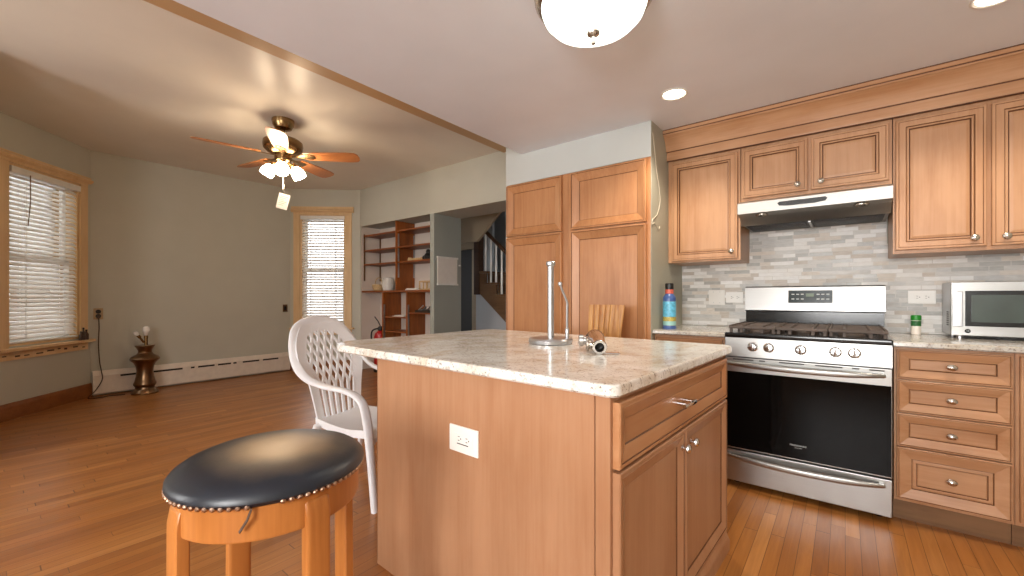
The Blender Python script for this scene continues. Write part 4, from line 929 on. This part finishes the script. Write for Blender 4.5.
# ================================================================ BUILT-IN SHELVES
t = thing('shelving_unit', 'brown wooden shelves built into the niche left of the doorway', 'shelves', (-5.3, 4.0, 0))
def board(nm, x0, x1, y0, y1, z0, z1, mat): 
    b = BM(); box(b, (x0, y0, z0), (x1, y1, z1), bev=0.002); return obj(nm, b, mat, t, world=True)
yb = 4.187
for z in (2.135, 1.895, 1.675):
    board('shelf', -6.07, -5.222, 3.862, yb, z - 0.012, z + 0.012, 'shelfwood'); board('shelf', -5.198, -4.433, 3.862, yb, z - 0.012, z + 0.012, 'shelfwood')
board('divider', -5.222, -5.198, 3.845, yb, 1.262, 2.285, 'divider')
board('wide_shelf', -6.085, -4.433, 3.835, yb, 1.232, 1.260, 'shelfwood')
for x in (-5.545, -4.965): board('divider', x - 0.014, x + 0.014, 3.85, yb, 0, 1.230, 'divider')
for z in (0.857, 0.64, 0.42): board('shelf', -5.530, -4.980, 3.88, yb, z - 0.01, z + 0.01, 'shelfwood')
for z in (0.93, 0.5): board('shelf', -4.950, -4.433, 3.88, yb, z - 0.01, z + 0.01, 'shelfwood')
for x, y, z0, z1 in ((-6.082, 3.885, 1.42, 2.17), (-6.07, 4.17, 1.42, 2.17), (-5.19, 3.88, 1.45, 2.1), (-5.19, 4.165, 1.45, 2.1), (-5.526, 3.87, 0.3, 1.05), (-4.946, 3.87, 0.3, 1.05)):
    b = BM(); box(b, (x - 0.007, y - 0.01, z0), (x + 0.007, y + 0.01, z1), bev=0.002)
    obj('shelf_standard', b, 'satin' if x > -6 else 'bronze', t, world=True)
SG = 'clutter on the built-in shelves'
def basket(loc, s, lab, mat='tan'):
    t = thing('basket', lab, 'basket', loc, 0, SG)
    b = BM(); lathe(b, [(0.06 * s, 0), (0.075 * s, 0.01 * s), (0.088 * s, 0.07 * s), (0.09 * s, 0.085 * s), (0.08 * s, 0.085 * s), (0.066 * s, 0.012 * s), (0.001, 0.012 * s)], n=24); obj('bowl', b, mat, t)
    b = BM(); tube(b, [(0.085 * s * math.cos(a), 0, 0.08 * s + 0.1 * s * math.sin(a)) for a in [PI * i / 10 for i in range(11)]], 0.006 * s, 6); obj('handle', b, mat, t); return t
basket((-5.82, 3.97, 1.260), 1.15, 'small tan basket at the left end of the wide shelf')
b = BM(); lathe(b, [(0.075, 0), (0.085, 0.02), (0.10, 0.09), (0.09, 0.16), (0.075, 0.19), (0.08, 0.20), (0.07, 0.20), (0.06, 0.18), (0.001, 0.03)], n=28); o = obj('glass_jar', b, 'smoke'); o.location = (-5.58, 3.98, 1.260); tag(o, 'wide pale glass jar on the wide shelf next to the basket', 'jar', SG)
t = thing('jug', 'small grey jug on the wide shelf beside the upper divider', 'jug', (-5.34, 4.0, 1.260), 0, SG)
b = BM(); lathe(b, [(0.05, 0), (0.06, 0.03), (0.062, 0.09), (0.04, 0.15), (0.045, 0.185), (0.038, 0.185), (0.03, 0.15), (0.001, 0.05)], n=24); obj('body', b, 'satin', t)
b = BM(); tube(b, catmull([(0.05, 0, 0.16), (0.095, 0, 0.15), (0.095, 0, 0.09), (0.058, 0, 0.06)], 5), 0.008, 8); obj('handle', b, 'satin', t)
b = BM()
for i in range(4): box(b, (-0.13 + .01 * i, -0.09, i * 0.007), (0.12 - .012 * i, 0.09 - .01 * i, i * 0.007 + 0.0065), mat=Matrix.Rotation(R(6 * i), 4, 'Z'))
o = obj('paper_stack', b, 'paper'); o.location = (-4.93, 3.99, 1.260); tag(o, 'untidy stack of white papers on the wide shelf right of the divider', 'papers', SG)
t = thing('wicker_box', 'small open tan box with cut-out sides at the right end of the wide shelf', 'box', (-4.62, 3.97, 1.260), 0, SG)
b = BM(); box(b, (-0.13, -0.07, 0), (0.13, 0.07, 0.02), bev=0.002)
for x in (-0.122, -0.04, 0.04, 0.122):
    for y in (-0.063, 0.063): box(b, (x - 0.008, y - 0.006, 0.015), (x + 0.008, y + 0.006, 0.12))
obj('tray', b, 'tan', t)
b = BM()
for y in (-0.063, 0.063): box(b, (-0.13, y - 0.008, 0.108), (0.13, y + 0.008, 0.13), bev=0.002)
for x in (-0.122, 0.122): box(b, (x - 0.008, -0.06, 0.108), (x + 0.008, 0.06, 0.13), bev=0.002)
obj('rim', b, 'tan', t)
b = BM(); box(b, (-0.16, -0.02, 0), (0.16, 0.02, 0.035), bev=0.006); box(b, (-0.16, -0.012, 0.035), (-0.10, 0.012, 0.05), bev=0.003); o = obj('wood_block', b, 'tan'); o.location = (-4.86, 3.93, 1.687); tag(o, 'long tan strip of wood lying on the third shelf right of the divider', 'wood strip', SG)
t = thing('figurine', 'small dark figurine on the third shelf right of the divider', 'figurine', (-4.62, 3.96, 1.687), 0, SG)
b = BM(); lathe(b, [(0.03, 0), (0.05, 0.01), (0.06, 0.05), (0.045, 0.085), (0.03, 0.095), (0.035, 0.12), (0.02, 0.145), (0.001, 0.15)], n=20); obj('body', b, 'black', t)
b = BM(); lathe(b, [(0.002, 0), (0.04, 0.01), (0.045, 0.04), (0.02, 0.065), (0.001, 0.07)], (-0.07, 0, 0), 18); obj('side_piece', b, 'black', t)
t = thing('tool_tray', 'shallow dark tray of odds and ends on the lower right shelf', 'tray', (-4.68, 3.97, 0.940), 0, SG)
b = BM(); box(b, (-0.16, -0.07, 0), (0.16, 0.07, 0.012), bev=0.003)
for y in (-0.067, 0.067): box(b, (-0.16, y - .004, 0), (0.16, y + .004, 0.035))
for x in (-0.157, 0.157): box(b, (x - .004, -0.07, 0), (x + .004, 0.07, 0.035))
obj('tray', b, 'dark', t)
b = BM()
for i in range(7):
    x = -0.12 + 0.04 * i; tube(b, [(x, -0.04, 0.03), (x + random.uniform(-.03, .06), 0.03, 0.05 + random.uniform(0, .05))], 0.009, 8)
obj('odds_and_ends', b, 'satin', t)
b = BM(); box(b, (-0.12, -0.10, 0), (0.14, 0.10, 0.01), bev=0.002); box(b, (-0.10, -0.07, 0.01), (0.09, 0.08, 0.022), bev=0.002, mat=Matrix.Rotation(R(10), 4, 'Z')); o = obj('magazine', b, 'paper'); o.location = (-5.25, 4.0, 0.867); tag(o, 'white magazine lying on the middle lower shelf', 'magazine', SG)
t = thing('fire_extinguisher', 'red fire extinguisher standing below the left end of the wide shelf', 'fire extinguisher', (-5.70, 3.92, -0.094), R(38)); t.scale = (1.2, 1.2, 1.2)
b = BM(); lathe(b, [(0.08, 0.0785), (0.085, 0.085), (0.085, 0.16), (0.07, 0.17)], n=24); obj('stand', b, 'dark', t)
b = BM(); lathe(b, [(0.075, 0.17), (0.08, 0.18), (0.08, 0.53), (0.065, 0.58), (0.03, 0.605), (0.025, 0.615)], n=28); obj('cylinder', b, 'red', t)
b = BM(); lathe(b, [(0.03, 0.61), (0.034, 0.62), (0.03, 0.655), (0.02, 0.665)], n=16); sweep(b, [(-0.01, 0, 0.655), (0.06, 0, 0.672), (0.13, 0, 0.665)], 0.028, 0.008, (0, 0, 1), 8); obj('valve', b, 'black', t)
b = BM(); sweep(b, [(0.0, 0, 0.668), (-0.03, 0, 0.73), (-0.075, 0, 0.79)], 0.028, 0.010, (0.7, 0, 0.7), 8); obj('lever', b, 'black', t)
b = BM(); tube(b, catmull([(-0.02, -0.02, 0.64), (-0.10, -0.03, 0.60), (-0.105, -0.03, 0.45), (-0.095, -0.02, 0.30)], 5), [0.010] * 13 + [0.016] * 3, 8); obj('hose', b, 'black', t)

# sheet on the doorway pier
t = thing('notice_board', 'blank white framed board on the grey-green pier in the doorway', 'board', (-4.35, 4.07, 1.52))
b = BM(); box(b, (0, -0.185, -0.185), (0.012, 0.185, 0.185), bev=0.003); obj('panel', b, 'paper', t)
b = BM()
for z in (-0.185, 0.185): b = BM(); box(b, (0.0, -0.195, z - 0.012), (0.022, 0.195, z + 0.012), bev=0.003); obj('rail', b, 'white', t)
b = BM(); lathe(b, [(0.008, 0), (0.008, 0.02), (0.012, 0.024), (0.001, 0.03)], (0, 0.225, 0.09), 12, axis=zaxis((1, 0, 0))); obj('hook', b, 'white', t)

# ================================================================ STAIRCASE in the hall
t = thing('staircase', 'dark wooden staircase with white balusters seen through the doorway', 'staircase', (-4.3, 5.7, 0))
n_st = 6; run, rise = 0.228, 0.19; xs0 = -4.66; zs0 = 1.575
b = BM(); 
for k in range(0, 8):
    xr = -4.60 + run * k; z = 1.585 - rise * k
    b = BM(); box(b, (xr - run - 0.03, 5.145, z - 0.035), (xr + 0.03, 6.2, z), bev=0.006); box(b, (xr - 0.01, 5.22, z - rise), (xr + 0.006, 6.2, z - 0.035)); obj('step', b, 'stairbrown', t, world=True)
b = BM(); pts = [(-4.80, 1.265), (-4.86, 1.23), (-4.86, 1.549)]
for k in range(0, 8): pts += [(-4.60 + run * k - 0.012, 1.549 - rise * k), (-4.60 + run * k - 0.012, 1.549 - rise * (k + 1))]
pts += [(-2.95, 0.03), (-3.29, 0.03)]
prism(b, pts, 'y', 5.16, 5.198); obj('stringer', b, 'stairbrown', t, world=True)
b = BM(); box(b, (-4.86, 5.14, 1.20), (-4.74, 5.26, 2.30), bev=0.01); lathe(b, [(0.07, 2.30), (0.075, 2.33), (0.05, 2.37), (0.001, 2.39)], (-4.80, 5.2, 0), 16); obj('newel_post', b, 'stairwood', t, world=True)
b = BM(); sweep(b, [(-4.76, 5.215, 2.33), (-4.4, 5.215, 2.02), (-3.35, 5.215, 1.115)], 0.055, 0.06, (0, 0, 1), 10, power=3); obj('handrail', b, 'stairwood', t, world=True)
for k in range(0, 6):
    for j, dx in ((0, 0.06), (1, 0.17)):
        x = -4.60 + run * (k - 1) + dx; zb = 1.585 - rise * k; zt = 2.02 - (x + 4.4) * 0.862 - 0.02
        if x < -4.73: continue
        b = BM(); lathe(b, [(0.018, zb), (0.018, zb + 0.12), (0.014, zb + 0.14), (0.019, zb + 0.22), (0.013, zt - 0.15), (0.016, zt - 0.1), (0.016, zt)], (x, 5.215, 0), 10); obj('baluster', b, 'white', t, world=True)
# weak fill light added to brighten the hall, no visible source
l = bpy.data.lights.new('hall_fill', 'AREA'); l.energy = 2.4; l.size = 0.8; l.color = (0.9, 0.95, 1.0)
o = bpy.data.objects.new('hall_fill', l); o.location = (-2.4, 6.0, 3.7); o.rotation_euler = (0, R(25), 0); COL.objects.link(o)
